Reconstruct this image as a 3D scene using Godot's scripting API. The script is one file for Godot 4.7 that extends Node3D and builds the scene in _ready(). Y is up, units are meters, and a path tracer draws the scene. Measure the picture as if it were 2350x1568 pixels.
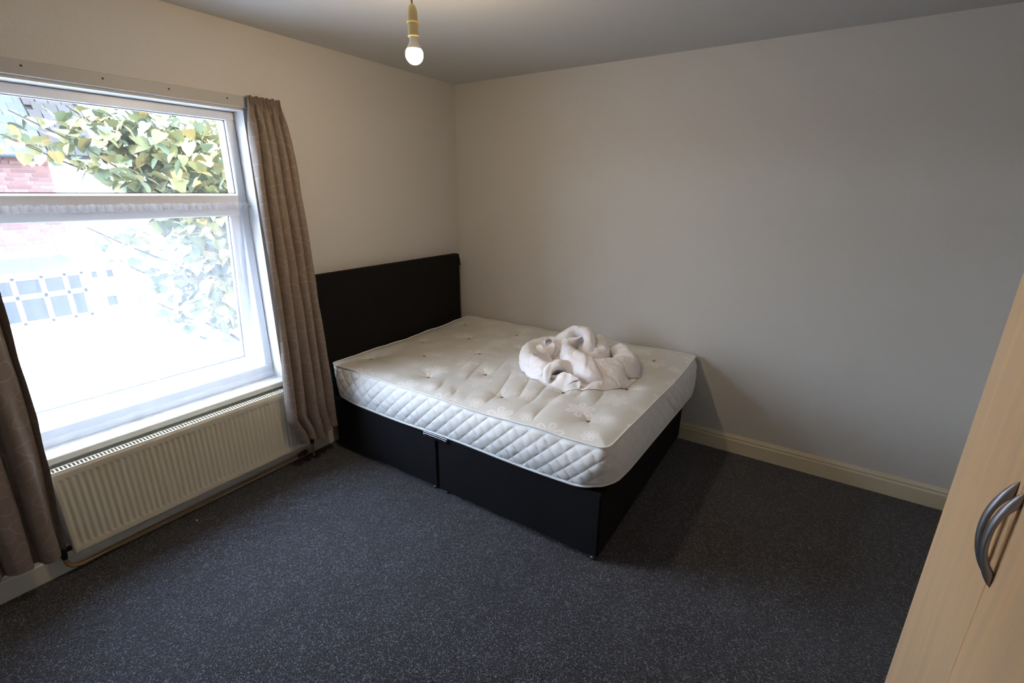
extends Node3D
# Bedroom with a divan bed, window wall at x = 0, bed wall at z = 0, floor at y = 0. Metres.

const ROOM_X := 3.62
const ROOM_Z := 4.35
const ROOM_H := 2.438
const WIN_Z0 := 1.695      # window opening along the wall
const WIN_Z1 := 2.93
const WIN_Y0 := 0.555
const WIN_Y1 := 2.038
const WALL_T := 0.28
const STREET_Y := -2.75
const SHEET_FRAMES := 150
const SHEET_SEED := 35
const SHEET_SIDE := 1.25
const SHEET_TURN := 0.0

var rng := RandomNumberGenerator.new()
var mats := {}

# ------------------------------------------------------------------ mesh helper
class MB:
	var v := PackedVector3Array()
	var n := PackedVector3Array()
	var uv := PackedVector2Array()
	var c := PackedColorArray()
	var idx := PackedInt32Array()
	var col := Color.WHITE
	var use_col := false
	var t := Transform3D.IDENTITY

	func put(p: Vector3, nn: Vector3, u := Vector2.ZERO, cc := Color.WHITE) -> int:
		v.append(t * p)
		n.append((t.basis * nn).normalized())
		uv.append(u)
		c.append(cc)
		return v.size() - 1

	# counter-clockwise seen from outside
	func tri(a: Vector3, b: Vector3, d: Vector3) -> void:
		var nn := (b - a).cross(d - a).normalized()
		var i := put(a, nn, Vector2(a.x + a.z, a.y), col)
		put(b, nn, Vector2(b.x + b.z, b.y), col)
		put(d, nn, Vector2(d.x + d.z, d.y), col)
		idx.append_array([i, i + 2, i + 1])

	func quad(a: Vector3, b: Vector3, d: Vector3, e: Vector3) -> void:
		tri(a, b, d)
		tri(a, d, e)

	# orient a polygon's quad so that it faces along "out"
	func quad_out(a: Vector3, b: Vector3, d: Vector3, e: Vector3, out: Vector3) -> void:
		if (b - a).cross(d - a).dot(out) >= 0.0:
			quad(a, b, d, e)
		else:
			quad(e, d, b, a)

	func box(lo: Vector3, hi: Vector3, ch := 0.0) -> void:
		var ce := (lo + hi) * 0.5
		var h := (hi - lo) * 0.5
		ch = minf(ch, minf(h.x, minf(h.y, h.z)) * 0.95)
		var ax := [Vector3.RIGHT, Vector3.UP, Vector3.BACK]
		for k in 3:
			var a: Vector3 = ax[k]
			var b: Vector3 = ax[(k + 1) % 3]
			var d: Vector3 = ax[(k + 2) % 3]
			var ha: float = h[k]
			var hb: float = h[(k + 1) % 3] - ch
			var hd: float = h[(k + 2) % 3] - ch
			for s in [-1.0, 1.0]:
				var o: Vector3 = ce + a * ha * s
				quad_out(o - b * hb - d * hd, o + b * hb - d * hd, o + b * hb + d * hd, o - b * hb + d * hd, a * s)
			if ch > 0.0:
				# edges parallel to axis a
				var la: float = h[k] - ch
				var fb: float = h[(k + 1) % 3]
				var fd: float = h[(k + 2) % 3]
				for s in [-1.0, 1.0]:
					for q in [-1.0, 1.0]:
						var p1: Vector3 = ce + b * fb * s + d * hd * q
						var p2: Vector3 = ce + b * hb * s + d * fd * q
						quad_out(p1 - a * la, p1 + a * la, p2 + a * la, p2 - a * la, b * s + d * q)
		if ch > 0.0:
			for sx in [-1.0, 1.0]:
				for sy in [-1.0, 1.0]:
					for sz in [-1.0, 1.0]:
						var a := ce + Vector3(h.x * sx, (h.y - ch) * sy, (h.z - ch) * sz)
						var b := ce + Vector3((h.x - ch) * sx, h.y * sy, (h.z - ch) * sz)
						var d := ce + Vector3((h.x - ch) * sx, (h.y - ch) * sy, h.z * sz)
						if (b - a).cross(d - a).dot(Vector3(sx, sy, sz)) >= 0.0:
							tri(a, b, d)
						else:
							tri(a, d, b)

	# smooth grid from points laid out row by row (nu columns, nv rows); normal = du x dv, turned round by flip
	func grid_pts(pts: PackedVector3Array, uvs: PackedVector2Array, nu: int, nv: int, flip := false, wrap := false, cols := PackedColorArray()) -> void:
		var base := v.size()
		for j in nv:
			for i in nu:
				var il := i - 1
				var ir := i + 1
				if wrap:
					if il < 0: il = nu - 2
					if ir > nu - 1: ir = 1
				else:
					il = maxi(il, 0)
					ir = mini(ir, nu - 1)
				var du := pts[j * nu + ir] - pts[j * nu + il]
				var dv := pts[mini(j + 1, nv - 1) * nu + i] - pts[maxi(j - 1, 0) * nu + i]
				var nn := du.cross(dv)
				if nn.length_squared() < 1e-16:
					nn = Vector3.UP
				if flip: nn = -nn
				put(pts[j * nu + i], nn.normalized(), uvs[j * nu + i] if uvs.size() else Vector2(float(i) / (nu - 1), float(j) / (nv - 1)), cols[j * nu + i] if cols.size() else col)
		for j in nv - 1:
			for i in nu - 1:
				var a := base + j * nu + i
				var b := a + 1
				var d := a + nu + 1
				var e := a + nu
				if flip:
					idx.append_array([a, b, d, a, d, e])
				else:
					idx.append_array([a, d, b, a, e, d])

	func grid(nu: int, nv: int, f: Callable, flip := false, wrap := false) -> void:
		var pts := PackedVector3Array()
		for j in nv:
			for i in nu:
				pts.append(f.call(float(i) / (nu - 1), float(j) / (nv - 1)))
		grid_pts(pts, PackedVector2Array(), nu, nv, flip, wrap)

	# a tube through points; radius may be one number or one per point; flat squashes it along its side axis
	func tube(path: PackedVector3Array, rad, sides := 8, cap := true, flat := 1.0, up := Vector3.UP) -> void:
		var np := path.size()
		var pts := PackedVector3Array()
		var last_side := Vector3.ZERO
		for k in np:
			var d := (path[mini(k + 1, np - 1)] - path[maxi(k - 1, 0)]).normalized()
			var side := d.cross(up)
			if last_side != Vector3.ZERO:
				side = last_side - d * last_side.dot(d)
			if side.length() < 1e-4:
				side = d.cross(Vector3.RIGHT)
			side = side.normalized()
			last_side = side
			var u2 := side.cross(d).normalized()
			var r: float = rad[k] if rad is Array else rad
			for i in sides + 1:
				var a := TAU * i / sides
				pts.append(path[k] + side * cos(a) * r * flat + u2 * sin(a) * r)
		grid_pts(pts, PackedVector2Array(), sides + 1, np, false, true)
		if cap:
			for e in 2:
				var k := 0 if e == 0 else np - 1
				var d := (path[0] - path[1]).normalized() if e == 0 else (path[np - 1] - path[np - 2]).normalized()
				for i in sides:
					var a := pts[k * (sides + 1) + i]
					var b := pts[k * (sides + 1) + i + 1]
					if (a - path[k]).cross(b - path[k]).dot(d) >= 0.0:
						tri(path[k], a, b)
					else:
						tri(path[k], b, a)

	# profile of (radius, height) from bottom to top, turned round y at centre o
	func lathe(prof: Array, o: Vector3, sides := 24) -> void:
		var pts := PackedVector3Array()
		for p in prof:
			for i in sides + 1:
				var a := TAU * i / sides
				pts.append(o + Vector3(cos(a) * p.x, p.y, -sin(a) * p.x))
		grid_pts(pts, PackedVector2Array(), sides + 1, prof.size(), false, true)

	func done() -> ArrayMesh:
		var arr := []
		arr.resize(Mesh.ARRAY_MAX)
		arr[Mesh.ARRAY_VERTEX] = v
		arr[Mesh.ARRAY_NORMAL] = n
		arr[Mesh.ARRAY_TEX_UV] = uv
		if use_col:
			arr[Mesh.ARRAY_COLOR] = c
		arr[Mesh.ARRAY_INDEX] = idx
		var m := ArrayMesh.new()
		m.add_surface_from_arrays(Mesh.PRIMITIVE_TRIANGLES, arr)
		return m

# ------------------------------------------------------------------ scene helpers
func obj(called: String, mesh: Mesh, material: Material, parent: Node = self) -> MeshInstance3D:
	var o := MeshInstance3D.new()
	o.name = called
	o.mesh = mesh
	o.material_override = material
	o.cast_shadow = GeometryInstance3D.SHADOW_CASTING_SETTING_ON
	parent.add_child(o, true)
	return o

func tag(o: Node, label: String, category: String, group := "") -> void:
	o.set_meta("label", label)
	o.set_meta("category", category)
	if group:
		o.set_meta("group", group)

func thing(called: String, label: String, category: String, at := Vector3.ZERO, group := "") -> Node3D:
	var o := Node3D.new()
	var k := 0
	while has_node(NodePath(called if k == 0 else "%s_%03d" % [called, k])):
		k += 1
	o.name = called if k == 0 else "%s_%03d" % [called, k]
	add_child(o, true)
	o.position = at
	tag(o, label, category, group)
	return o

func struct(called: String, mesh: Mesh, material: Material, label := "") -> MeshInstance3D:
	var o := obj(called, mesh, material)
	o.set_meta("kind", "structure")
	if label:
		o.set_meta("label", label)
	return o

func box_mesh(lo: Vector3, hi: Vector3, ch := 0.0) -> ArrayMesh:
	var b := MB.new()
	b.box(lo, hi, ch)
	return b.done()

func mat(key: String, color: Color, rough := 0.8, metal := 0.0) -> StandardMaterial3D:
	if mats.has(key):
		return mats[key]
	var m := StandardMaterial3D.new()
	m.albedo_color = color
	m.roughness = rough
	m.metallic = metal
	m.resource_name = key
	mats[key] = m
	return m

func tex(img: Image) -> ImageTexture:
	img.generate_mipmaps()
	return ImageTexture.create_from_image(img)

func fnl(seed_: int, freq: float, oct := 3) -> FastNoiseLite:
	var f := FastNoiseLite.new()
	f.seed = seed_
	f.noise_type = FastNoiseLite.TYPE_SIMPLEX_SMOOTH
	f.frequency = freq
	f.fractal_octaves = oct
	return f

func spline(pts: Array, n: int) -> PackedVector3Array:
	var c := Curve3D.new()
	for k in pts.size():
		var a: Vector3 = pts[maxi(k - 1, 0)]
		var b: Vector3 = pts[mini(k + 1, pts.size() - 1)]
		var tg := (b - a) / 6.0
		c.add_point(pts[k], -tg, tg)
	c.bake_interval = 0.005
	var out := PackedVector3Array()
	var l := c.get_baked_length()
	for k in n:
		out.append(c.sample_baked(l * k / (n - 1), true))
	return out

func lut(keys: Array, x: float) -> float:      # piecewise linear through Vector2s, x rising
	if x <= keys[0].x:
		return keys[0].y
	for k in range(1, keys.size()):
		if x <= keys[k].x:
			var a: Vector2 = keys[k - 1]
			var b: Vector2 = keys[k]
			return lerpf(a.y, b.y, (x - a.x) / (b.x - a.x))
	return keys[-1].y

# ------------------------------------------------------------------ build
func _ready() -> void:
	rng.seed = 7
	setup_camera_and_light()
	make_materials()
	build_room()
	build_window()
	build_street()
	build_bed()
	build_wardrobe()
	build_radiator()
	build_curtains()
	build_pendant()
	build_sheet()
	build_small_things()

func setup_camera_and_light() -> void:
	var cam := Camera3D.new()
	cam.name = "camera"
	cam.fov = rad_to_deg(2.0 * atan(784.0 / 1079.22))
	cam.near = 0.02
	cam.far = 200.0
	var bs := Basis(Vector3.UP, deg_to_rad(33.350)) * Basis(Vector3.RIGHT, deg_to_rad(-17.657)) * Basis(Vector3.BACK, deg_to_rad(0.461))
	cam.transform = Transform3D(bs, Vector3(2.6228, 1.6517, 3.1492))
	add_child(cam)
	cam.current = true

	var we := WorldEnvironment.new()
	we.name = "world_environment"
	var env := Environment.new()
	var sky := Sky.new()
	var sm := ProceduralSkyMaterial.new()
	sm.sky_top_color = Color(0.78, 0.87, 1.0)
	sm.sky_horizon_color = Color(0.90, 0.95, 1.0)
	sm.ground_horizon_color = Color(0.55, 0.56, 0.58)
	sm.ground_bottom_color = Color(0.35, 0.35, 0.36)
	sm.sky_curve = 0.25
	sm.energy_multiplier = 1.0
	sky.sky_material = sm
	env.background_mode = Environment.BG_SKY
	env.background_energy_multiplier = 13.0
	env.sky = sky
	env.tonemap_mode = Environment.TONE_MAPPER_LINEAR
	env.tonemap_exposure = 2.1
	env.sdfgi_enabled = true
	env.ssao_enabled = true
	env.ssil_enabled = true
	we.environment = env
	add_child(we)

# ------------------------------------------------------------------ materials
func make_materials() -> void:
	var wall := mat("wall_paint", Color(0.795, 0.785, 0.77), 0.75)
	var img := fnl(11, 0.06, 4).get_seamless_image(256, 256)
	wall.heightmap_enabled = true
	wall.heightmap_texture = tex(img)
	wall.heightmap_scale = 0.07
	wall.uv1_triplanar = true
	wall.uv1_scale = Vector3(5, 5, 5)
	mat("ceiling_paint", Color(0.77, 0.77, 0.765), 0.9)
	mat("gloss_paint", Color(0.86, 0.845, 0.80), 0.4)
	mat("cream_gloss", Color(0.84, 0.80, 0.70), 0.38)
	mat("upvc", Color(0.90, 0.91, 0.93), 0.35)
	mat("board", Color(0.70, 0.695, 0.69), 0.5)
	mat("gasket", Color(0.06, 0.06, 0.065), 0.6)
	mat("screw", Color(0.23, 0.19, 0.14), 0.5, 0.6)
	mat("black_cloth", Color(0.105, 0.105, 0.115), 0.85)
	var bc: StandardMaterial3D = mats["black_cloth"]
	var weave := fnl(21, 0.35, 2).get_seamless_image(256, 256)
	bc.heightmap_enabled = true
	bc.heightmap_texture = tex(weave)
	bc.heightmap_scale = 0.05
	bc.uv1_triplanar = true
	bc.uv1_scale = Vector3(6, 6, 6)
	bc.metallic_specular = 0.22
	mat("chrome", Color(0.80, 0.80, 0.80), 0.22, 1.0)
	mat("satin_metal", Color(0.56, 0.56, 0.58), 0.48, 1.0)
	mat("plastic_black", Color(0.03, 0.03, 0.032), 0.45)
	mat("old_plastic", Color(0.80, 0.73, 0.53), 0.4)
	mat("flex", Color(0.55, 0.38, 0.16), 0.6)
	mat("copper_pipe", Color(0.60, 0.49, 0.34), 0.42)
	mat("joint", Color(0.30, 0.14, 0.07), 0.5)
	mat("white_plastic", Color(0.9, 0.89, 0.87), 0.4)
	var gl := mat("glass", Color(0.9, 0.95, 0.95, 0.04), 0.0)
	gl.transparency = BaseMaterial3D.TRANSPARENCY_ALPHA
	var hg := mat("house_glass", Color(0.10, 0.12, 0.14), 0.08)
	hg.metallic_specular = 0.6
	# carpet: dark blue-grey twist pile with light flecks
	make_carpet()
	make_wood()
	make_curtain_cloth()
	make_mattress_cloth()

func make_carpet() -> void:
	# short twist pile: every tuft is a small tilted dab, drawn on a tile that wraps round
	var s := 1024
	var n := 172
	var r := RandomNumberGenerator.new()
	r.seed = 5
	var hgt := PackedFloat32Array()
	hgt.resize(s * s)
	var tone := PackedFloat32Array()
	tone.resize(s * s)
	tone.fill(0.16)
	var lay := fnl(9, 0.004, 2)
	for j in n:
		for i in n:
			var cx := (i + r.randf()) * s / n
			var cy := (j + r.randf()) * s / n
			var an := 0.6 + 0.9 * lay.get_noise_2d(cx, cy) + r.randf_range(-0.6, 0.6)
			var ca := cos(an)
			var sa := sin(an)
			var la := r.randf_range(4.2, 6.6)
			var lb := r.randf_range(2.3, 3.3)
			var top := r.randf_range(0.45, 1.0)
			var b := r.randf_range(0.16, 0.44)
			if r.randf() < 0.22:
				b = r.randf_range(0.65, 1.15)
			for dy in range(-6, 7):
				for dx in range(-6, 7):
					var u := (dx * ca + dy * sa) / la
					var w := (dy * ca - dx * sa) / lb
					var q := u * u + w * w
					if q < 1.0:
						var h := top * sqrt(1.0 - q)
						var k := posmod(int(cy) + dy, s) * s + posmod(int(cx) + dx, s)
						if h > hgt[k]:
							hgt[k] = h
							tone[k] = b * (0.55 + 0.45 * h) 
	var out := PackedByteArray()
	out.resize(s * s * 3)
	var hh := PackedByteArray()
	hh.resize(s * s)
	for k in s * s:
		var t := tone[k]
		out[k * 3] = int(clampf(112.0 * t + 9.0, 0, 255))
		out[k * 3 + 1] = int(clampf(114.0 * t + 9.0, 0, 255))
		out[k * 3 + 2] = int(clampf(128.0 * t + 11.0, 0, 255))
		hh[k] = int(hgt[k] * 255.0)
	var m := mat("carpet", Color.WHITE, 0.95)
	m.albedo_texture = tex(Image.create_from_data(s, s, false, Image.FORMAT_RGB8, out))
	m.heightmap_enabled = true
	m.heightmap_texture = tex(Image.create_from_data(s, s, false, Image.FORMAT_L8, hh))
	m.heightmap_scale = 0.4
	m.uv1_triplanar = true
	m.uv1_world_triplanar = true
	m.uv1_scale = Vector3(1.35, 1.35, 1.35)
	m.rim_enabled = true
	m.rim = 0.4

func make_wood() -> void:
	var w := 512
	var h := 1024
	var a := fnl(31, 1.0, 4)
	var b := fnl(32, 1.0, 2)
	var out := PackedByteArray()
	out.resize(w * h * 3)
	for y in h:
		for x in w:
			var warp := b.get_noise_2d(x * 0.004, y * 0.0022) * 14.0
			var g := a.get_noise_2d((x + warp) * 0.022, y * 0.0013)
			var fine := b.get_noise_2d(x * 0.55, y * 0.006)
			var fleck := maxf(0.0, b.get_noise_2d(x * 0.22 + 90.0, y * 0.02) - 0.45)
			var k := 1.0 + 0.06 * g + 0.012 * fine - 0.10 * fleck
			var i := (y * w + x) * 3
			out[i] = int(clampf(208.0 * k, 0, 255))
			out[i + 1] = int(clampf(174.0 * k * (1.0 - 0.02 * g), 0, 255))
			out[i + 2] = int(clampf(136.0 * k * (1.0 - 0.06 * g), 0, 255))
	var m := mat("maple", Color.WHITE, 0.42)
	m.albedo_texture = tex(Image.create_from_data(w, h, false, Image.FORMAT_RGB8, out))
	m.uv1_triplanar = true
	m.uv1_world_triplanar = true
	m.uv1_scale = Vector3(1.6, 0.55, 1.6)

func stroke_loop(a: PackedFloat32Array, s: int, cx: float, cy: float, rx: float, ry: float, rot: float, width: float, wob: float) -> void:
	var n := int(TAU * maxf(rx, ry) * 1.6)
	for k in n:
		var th := TAU * k / n
		var p := Vector2(cos(th) * rx, sin(th) * ry * (1.0 + wob * cos(th)))
		p = p.rotated(rot) + Vector2(cx, cy)
		var r := int(ceil(width))
		for dy in range(-r, r + 1):
			for dx in range(-r, r + 1):
				var q := Vector2(int(p.x) + dx, int(p.y) + dy)
				var e := 1.0 - q.distance_to(p) / width
				if e > 0.0:
					var ii := posmod(int(q.y), s) * s + posmod(int(q.x), s)
					a[ii] = maxf(a[ii], minf(1.0, e * 1.6))

func make_curtain_cloth() -> void:
	var s := 512
	var a := PackedFloat32Array()
	a.resize(s * s)
	var r := RandomNumberGenerator.new()
	r.seed = 3
	for j in 7:
		for i in 4:
			var cx := (i + 0.5 * (j % 2) + r.randf_range(-0.12, 0.12)) * s / 4.0
			var cy := (j + 0.5 + r.randf_range(-0.15, 0.15)) * s / 7.0
			stroke_loop(a, s, cx, cy, r.randf_range(48, 62), r.randf_range(19, 26), r.randf_range(-0.3, 0.3), 3.4, 0.45)
	var nz := fnl(41, 0.3, 2)
	var out := PackedByteArray()
	out.resize(s * s * 3)
	var hh := PackedByteArray()
	hh.resize(s * s)
	for k in s * s:
		var e := a[k]
		var g := 1.0 + 0.05 * nz.get_noise_2d(k % s, float(k / s))
		out[k * 3] = int(clampf(lerpf(130.0, 196.0, e * 0.24) * g, 0, 255))
		out[k * 3 + 1] = int(clampf(lerpf(116.0, 183.0, e * 0.24) * g, 0, 255))
		out[k * 3 + 2] = int(clampf(lerpf(105.0, 174.0, e * 0.24) * g, 0, 255))
		hh[k] = int(clampf(90.0 + 165.0 * e, 0, 255))
	var m := mat("curtain_cloth", Color.WHITE, 0.62)
	m.albedo_texture = tex(Image.create_from_data(s, s, false, Image.FORMAT_RGB8, out))
	m.heightmap_enabled = true
	m.heightmap_texture = tex(Image.create_from_data(s, s, false, Image.FORMAT_L8, hh))
	m.heightmap_scale = 0.06
	m.uv1_scale = Vector3(1.35, 1.35, 1.35)
	m.cull_mode = BaseMaterial3D.CULL_DISABLED
	m.backlight_enabled = true
	m.backlight = Color(0.10, 0.075, 0.055)
	m.rim_enabled = true
	m.rim = 0.3
	var ln := mat("curtain_lining", Color(0.70, 0.68, 0.65), 0.8)
	ln.cull_mode = BaseMaterial3D.CULL_DISABLED
	ln.backlight_enabled = true
	ln.backlight = Color(0.2, 0.18, 0.16)
	for w in [["net_cloth", 0.13], ["net_gather", 0.30], ["net_hem", 0.26]]:
		var net := mat(w[0], Color(0.96, 0.97, 1.0, w[1]), 0.9)
		net.transparency = BaseMaterial3D.TRANSPARENCY_ALPHA
		net.cull_mode = BaseMaterial3D.CULL_DISABLED
		net.backlight_enabled = true
		net.backlight = Color(0.9, 0.92, 0.95)

func make_mattress_cloth() -> void:
	# damask: satin flowers, large and small, on a matt ground; one tile is half a metre
	var s := 1024
	var a := PackedFloat32Array()
	a.resize(s * s)
	var r := RandomNumberGenerator.new()
	r.seed = 17
	var spots := [[180, 200, 0.92, 0.2], [400, 110, 0.5, 0.9], [640, 230, 0.95, 0.5], [930, 120, 0.5, 0.1], [300, 470, 0.9, 1.0], [60, 520, 0.5, 0.4], [560, 520, 0.5, 0.7], [850, 480, 0.92, 0.0], [180, 800, 0.9, 0.8], [440, 760, 0.5, 0.3], [690, 800, 0.92, 0.3], [940, 840, 0.5, 0.6]]
	for f in spots:
		var big: float = f[2]
		var pet := 6 if big > 0.8 else 7
		for k in pet:
			var th: float = f[3] + TAU * k / pet
			var d := 78.0 * big
			var cx: float = f[0] + cos(th) * d
			var cy: float = f[1] + sin(th) * d
			stroke_loop(a, s, cx, cy, 48.0 * big, 25.0 * big, th, 9.0 if big > 0.8 else 6.0, 0.35)
			if big > 0.8:
				stroke_loop(a, s, cx + cos(th) * 6.0, cy + sin(th) * 6.0, 32.0 * big, 13.0 * big, th, 5.0, 0.35)
		stroke_loop(a, s, f[0], f[1], 12.0 * big, 12.0 * big, 0.0, 13.0 * big, 0.0)
	var nz := fnl(43, 0.25, 2)
	var out := PackedByteArray()
	out.resize(s * s * 3)
	var rr := PackedByteArray()
	rr.resize(s * s)
	for k in s * s:
		var e := a[k]
		var g := 1.0 + 0.03 * nz.get_noise_2d(k % s, float(k / s))
		out[k * 3] = int(clampf((220.0 + 30.0 * e) * g, 0, 255))
		out[k * 3 + 1] = int(clampf((220.0 + 30.0 * e) * g, 0, 255))
		out[k * 3 + 2] = int(clampf((215.0 + 35.0 * e) * g, 0, 255))
		rr[k] = int(lerpf(140.0, 60.0, e))
	var m := mat("damask", Color.WHITE, 1.0)
	m.albedo_texture = tex(Image.create_from_data(s, s, false, Image.FORMAT_RGB8, out))
	m.roughness_texture = tex(Image.create_from_data(s, s, false, Image.FORMAT_L8, rr))
	m.uv1_scale = Vector3(1.55, 1.55, 1.55)
	m.vertex_color_use_as_albedo = true
	m.metallic_specular = 0.7
	var b := mat("border_cloth", Color(0.90, 0.90, 0.89), 0.62)
	b.vertex_color_use_as_albedo = true
	mat("piping", Color(0.90, 0.90, 0.885), 0.7)
	mat("tuft", Color(0.42, 0.36, 0.27), 0.8)
	var sh := mat("sheet_cotton", Color(0.955, 0.945, 0.955), 0.85)
	sh.vertex_color_use_as_albedo = true
	sh.cull_mode = BaseMaterial3D.CULL_DISABLED

# ------------------------------------------------------------------ room
func build_room() -> void:
	var t := WALL_T
	struct("floor", box_mesh(Vector3(0, -0.2, 0), Vector3(ROOM_X, 0, ROOM_Z)), mats["carpet"], "dark blue-grey twist pile carpet with light flecks across the whole room")
	struct("ceiling", box_mesh(Vector3(-t, ROOM_H, -0.2), Vector3(ROOM_X + 0.2, ROOM_H + 0.2, ROOM_Z + 0.2)), mats["ceiling_paint"], "plain white painted ceiling")
	var b := MB.new()
	b.box(Vector3(-t, -0.2, -0.2), Vector3(0, ROOM_H, WIN_Z0))
	b.box(Vector3(-t, -0.2, WIN_Z1), Vector3(0, ROOM_H, ROOM_Z + 0.2))
	b.box(Vector3(-t, -0.2, WIN_Z0), Vector3(0, WIN_Y0 - 0.03, WIN_Z1))
	b.box(Vector3(-t, WIN_Y1, WIN_Z0), Vector3(0, ROOM_H, WIN_Z1))
	struct("wall_left", b.done(), mats["wall_paint"], "off-white painted wall with the window and the headboard against it")
	struct("wall_back", box_mesh(Vector3(0, -0.2, -0.2), Vector3(ROOM_X, ROOM_H, 0)), mats["wall_paint"], "long off-white painted wall beside the bed")
	struct("wall_right", box_mesh(Vector3(ROOM_X, -0.2, -0.2), Vector3(ROOM_X + 0.2, ROOM_H, ROOM_Z + 0.2)), mats["wall_paint"], "off-white painted wall behind the wardrobe")
	struct("wall_front", box_mesh(Vector3(0, -0.2, ROOM_Z), Vector3(ROOM_X, ROOM_H, ROOM_Z + 0.2)), mats["wall_paint"], "off-white painted wall behind the camera")
	# skirting: ogee top, sections in (height, thickness)
	var prof := [Vector2(0, 0.018), Vector2(0.086, 0.018), Vector2(0.090, 0.0165), Vector2(0.093, 0.012), Vector2(0.097, 0.0115), Vector2(0.101, 0.014), Vector2(0.107, 0.0145), Vector2(0.112, 0.012), Vector2(0.116, 0.008), Vector2(0.123, 0.006), Vector2(0.1235, 0.0)]
	for w in [["baseboard_left", 0], ["baseboard_back", 1], ["baseboard_right", 2], ["baseboard_front", 3]]:
		var m := MB.new()
		for k in prof.size() - 1:
			var p: Vector2 = prof[k]
			var q: Vector2 = prof[k + 1]
			var out := Vector3.ZERO
			var pts := []
			for e in [[p, 0], [p, 1], [q, 1], [q, 0]]:
				var hgt: float = e[0].x
				var th: float = e[0].y
				match w[1]:
					0: pts.append(Vector3(th, hgt, 0.018 if e[1] == 0 else ROOM_Z - 0.018)); out = Vector3(1, 0.5, 0)
					1: pts.append(Vector3(0.0 if e[1] == 0 else ROOM_X, hgt, th)); out = Vector3(0, 0.5, 1)
					2: pts.append(Vector3(ROOM_X - th, hgt, 0.018 if e[1] == 0 else ROOM_Z - 0.018)); out = Vector3(-1, 0.5, 0)
					3: pts.append(Vector3(0.0 if e[1] == 0 else ROOM_X, hgt, ROOM_Z - th)); out = Vector3(0, 0.5, -1)
			m.quad_out(pts[0], pts[1], pts[2], pts[3], out)
		struct(w[0], m.done(), mats["cream_gloss"] if w[1] != 0 else mats["gloss_paint"], "painted skirting board with a moulded top edge")
	# curtain batten above the window
	var bt := struct("trim_1", box_mesh(Vector3(0, 2.05, WIN_Z0 - 0.03), Vector3(0.02, 2.104, 3.12), 0.002), mats["board"], "painted timber batten fixed above the window with screw holes")
	for z in [2.513, 2.270, 2.03, 1.775]:
		var s := MB.new()
		s.t = Transform3D(Basis(Vector3.BACK, -PI / 2), Vector3(0.0195, 2.083, z))
		s.lathe([Vector2(0.0042, 0.0), Vector2(0.0040, 0.0012), Vector2(0.0022, 0.0016), Vector2(0.0006, 0.0010)], Vector3.ZERO, 10)
		obj("screw", s.done(), mats["screw"], bt)

# ------------------------------------------------------------------ window
func frame_rect(m: MB, x0: float, x1: float, y0: float, y1: float, z0: float, z1: float, w: float, ch := 0.003) -> void:
	m.box(Vector3(x0, y0, z0), Vector3(x1, y0 + w, z1), ch)
	m.box(Vector3(x0, y1 - w, z0), Vector3(x1, y1, z1), ch)
	m.box(Vector3(x0, y0 + w, z0), Vector3(x1, y1 - w, z0 + w), ch)
	m.box(Vector3(x0, y0 + w, z1 - w), Vector3(x1, y1 - w, z1), ch)

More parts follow.
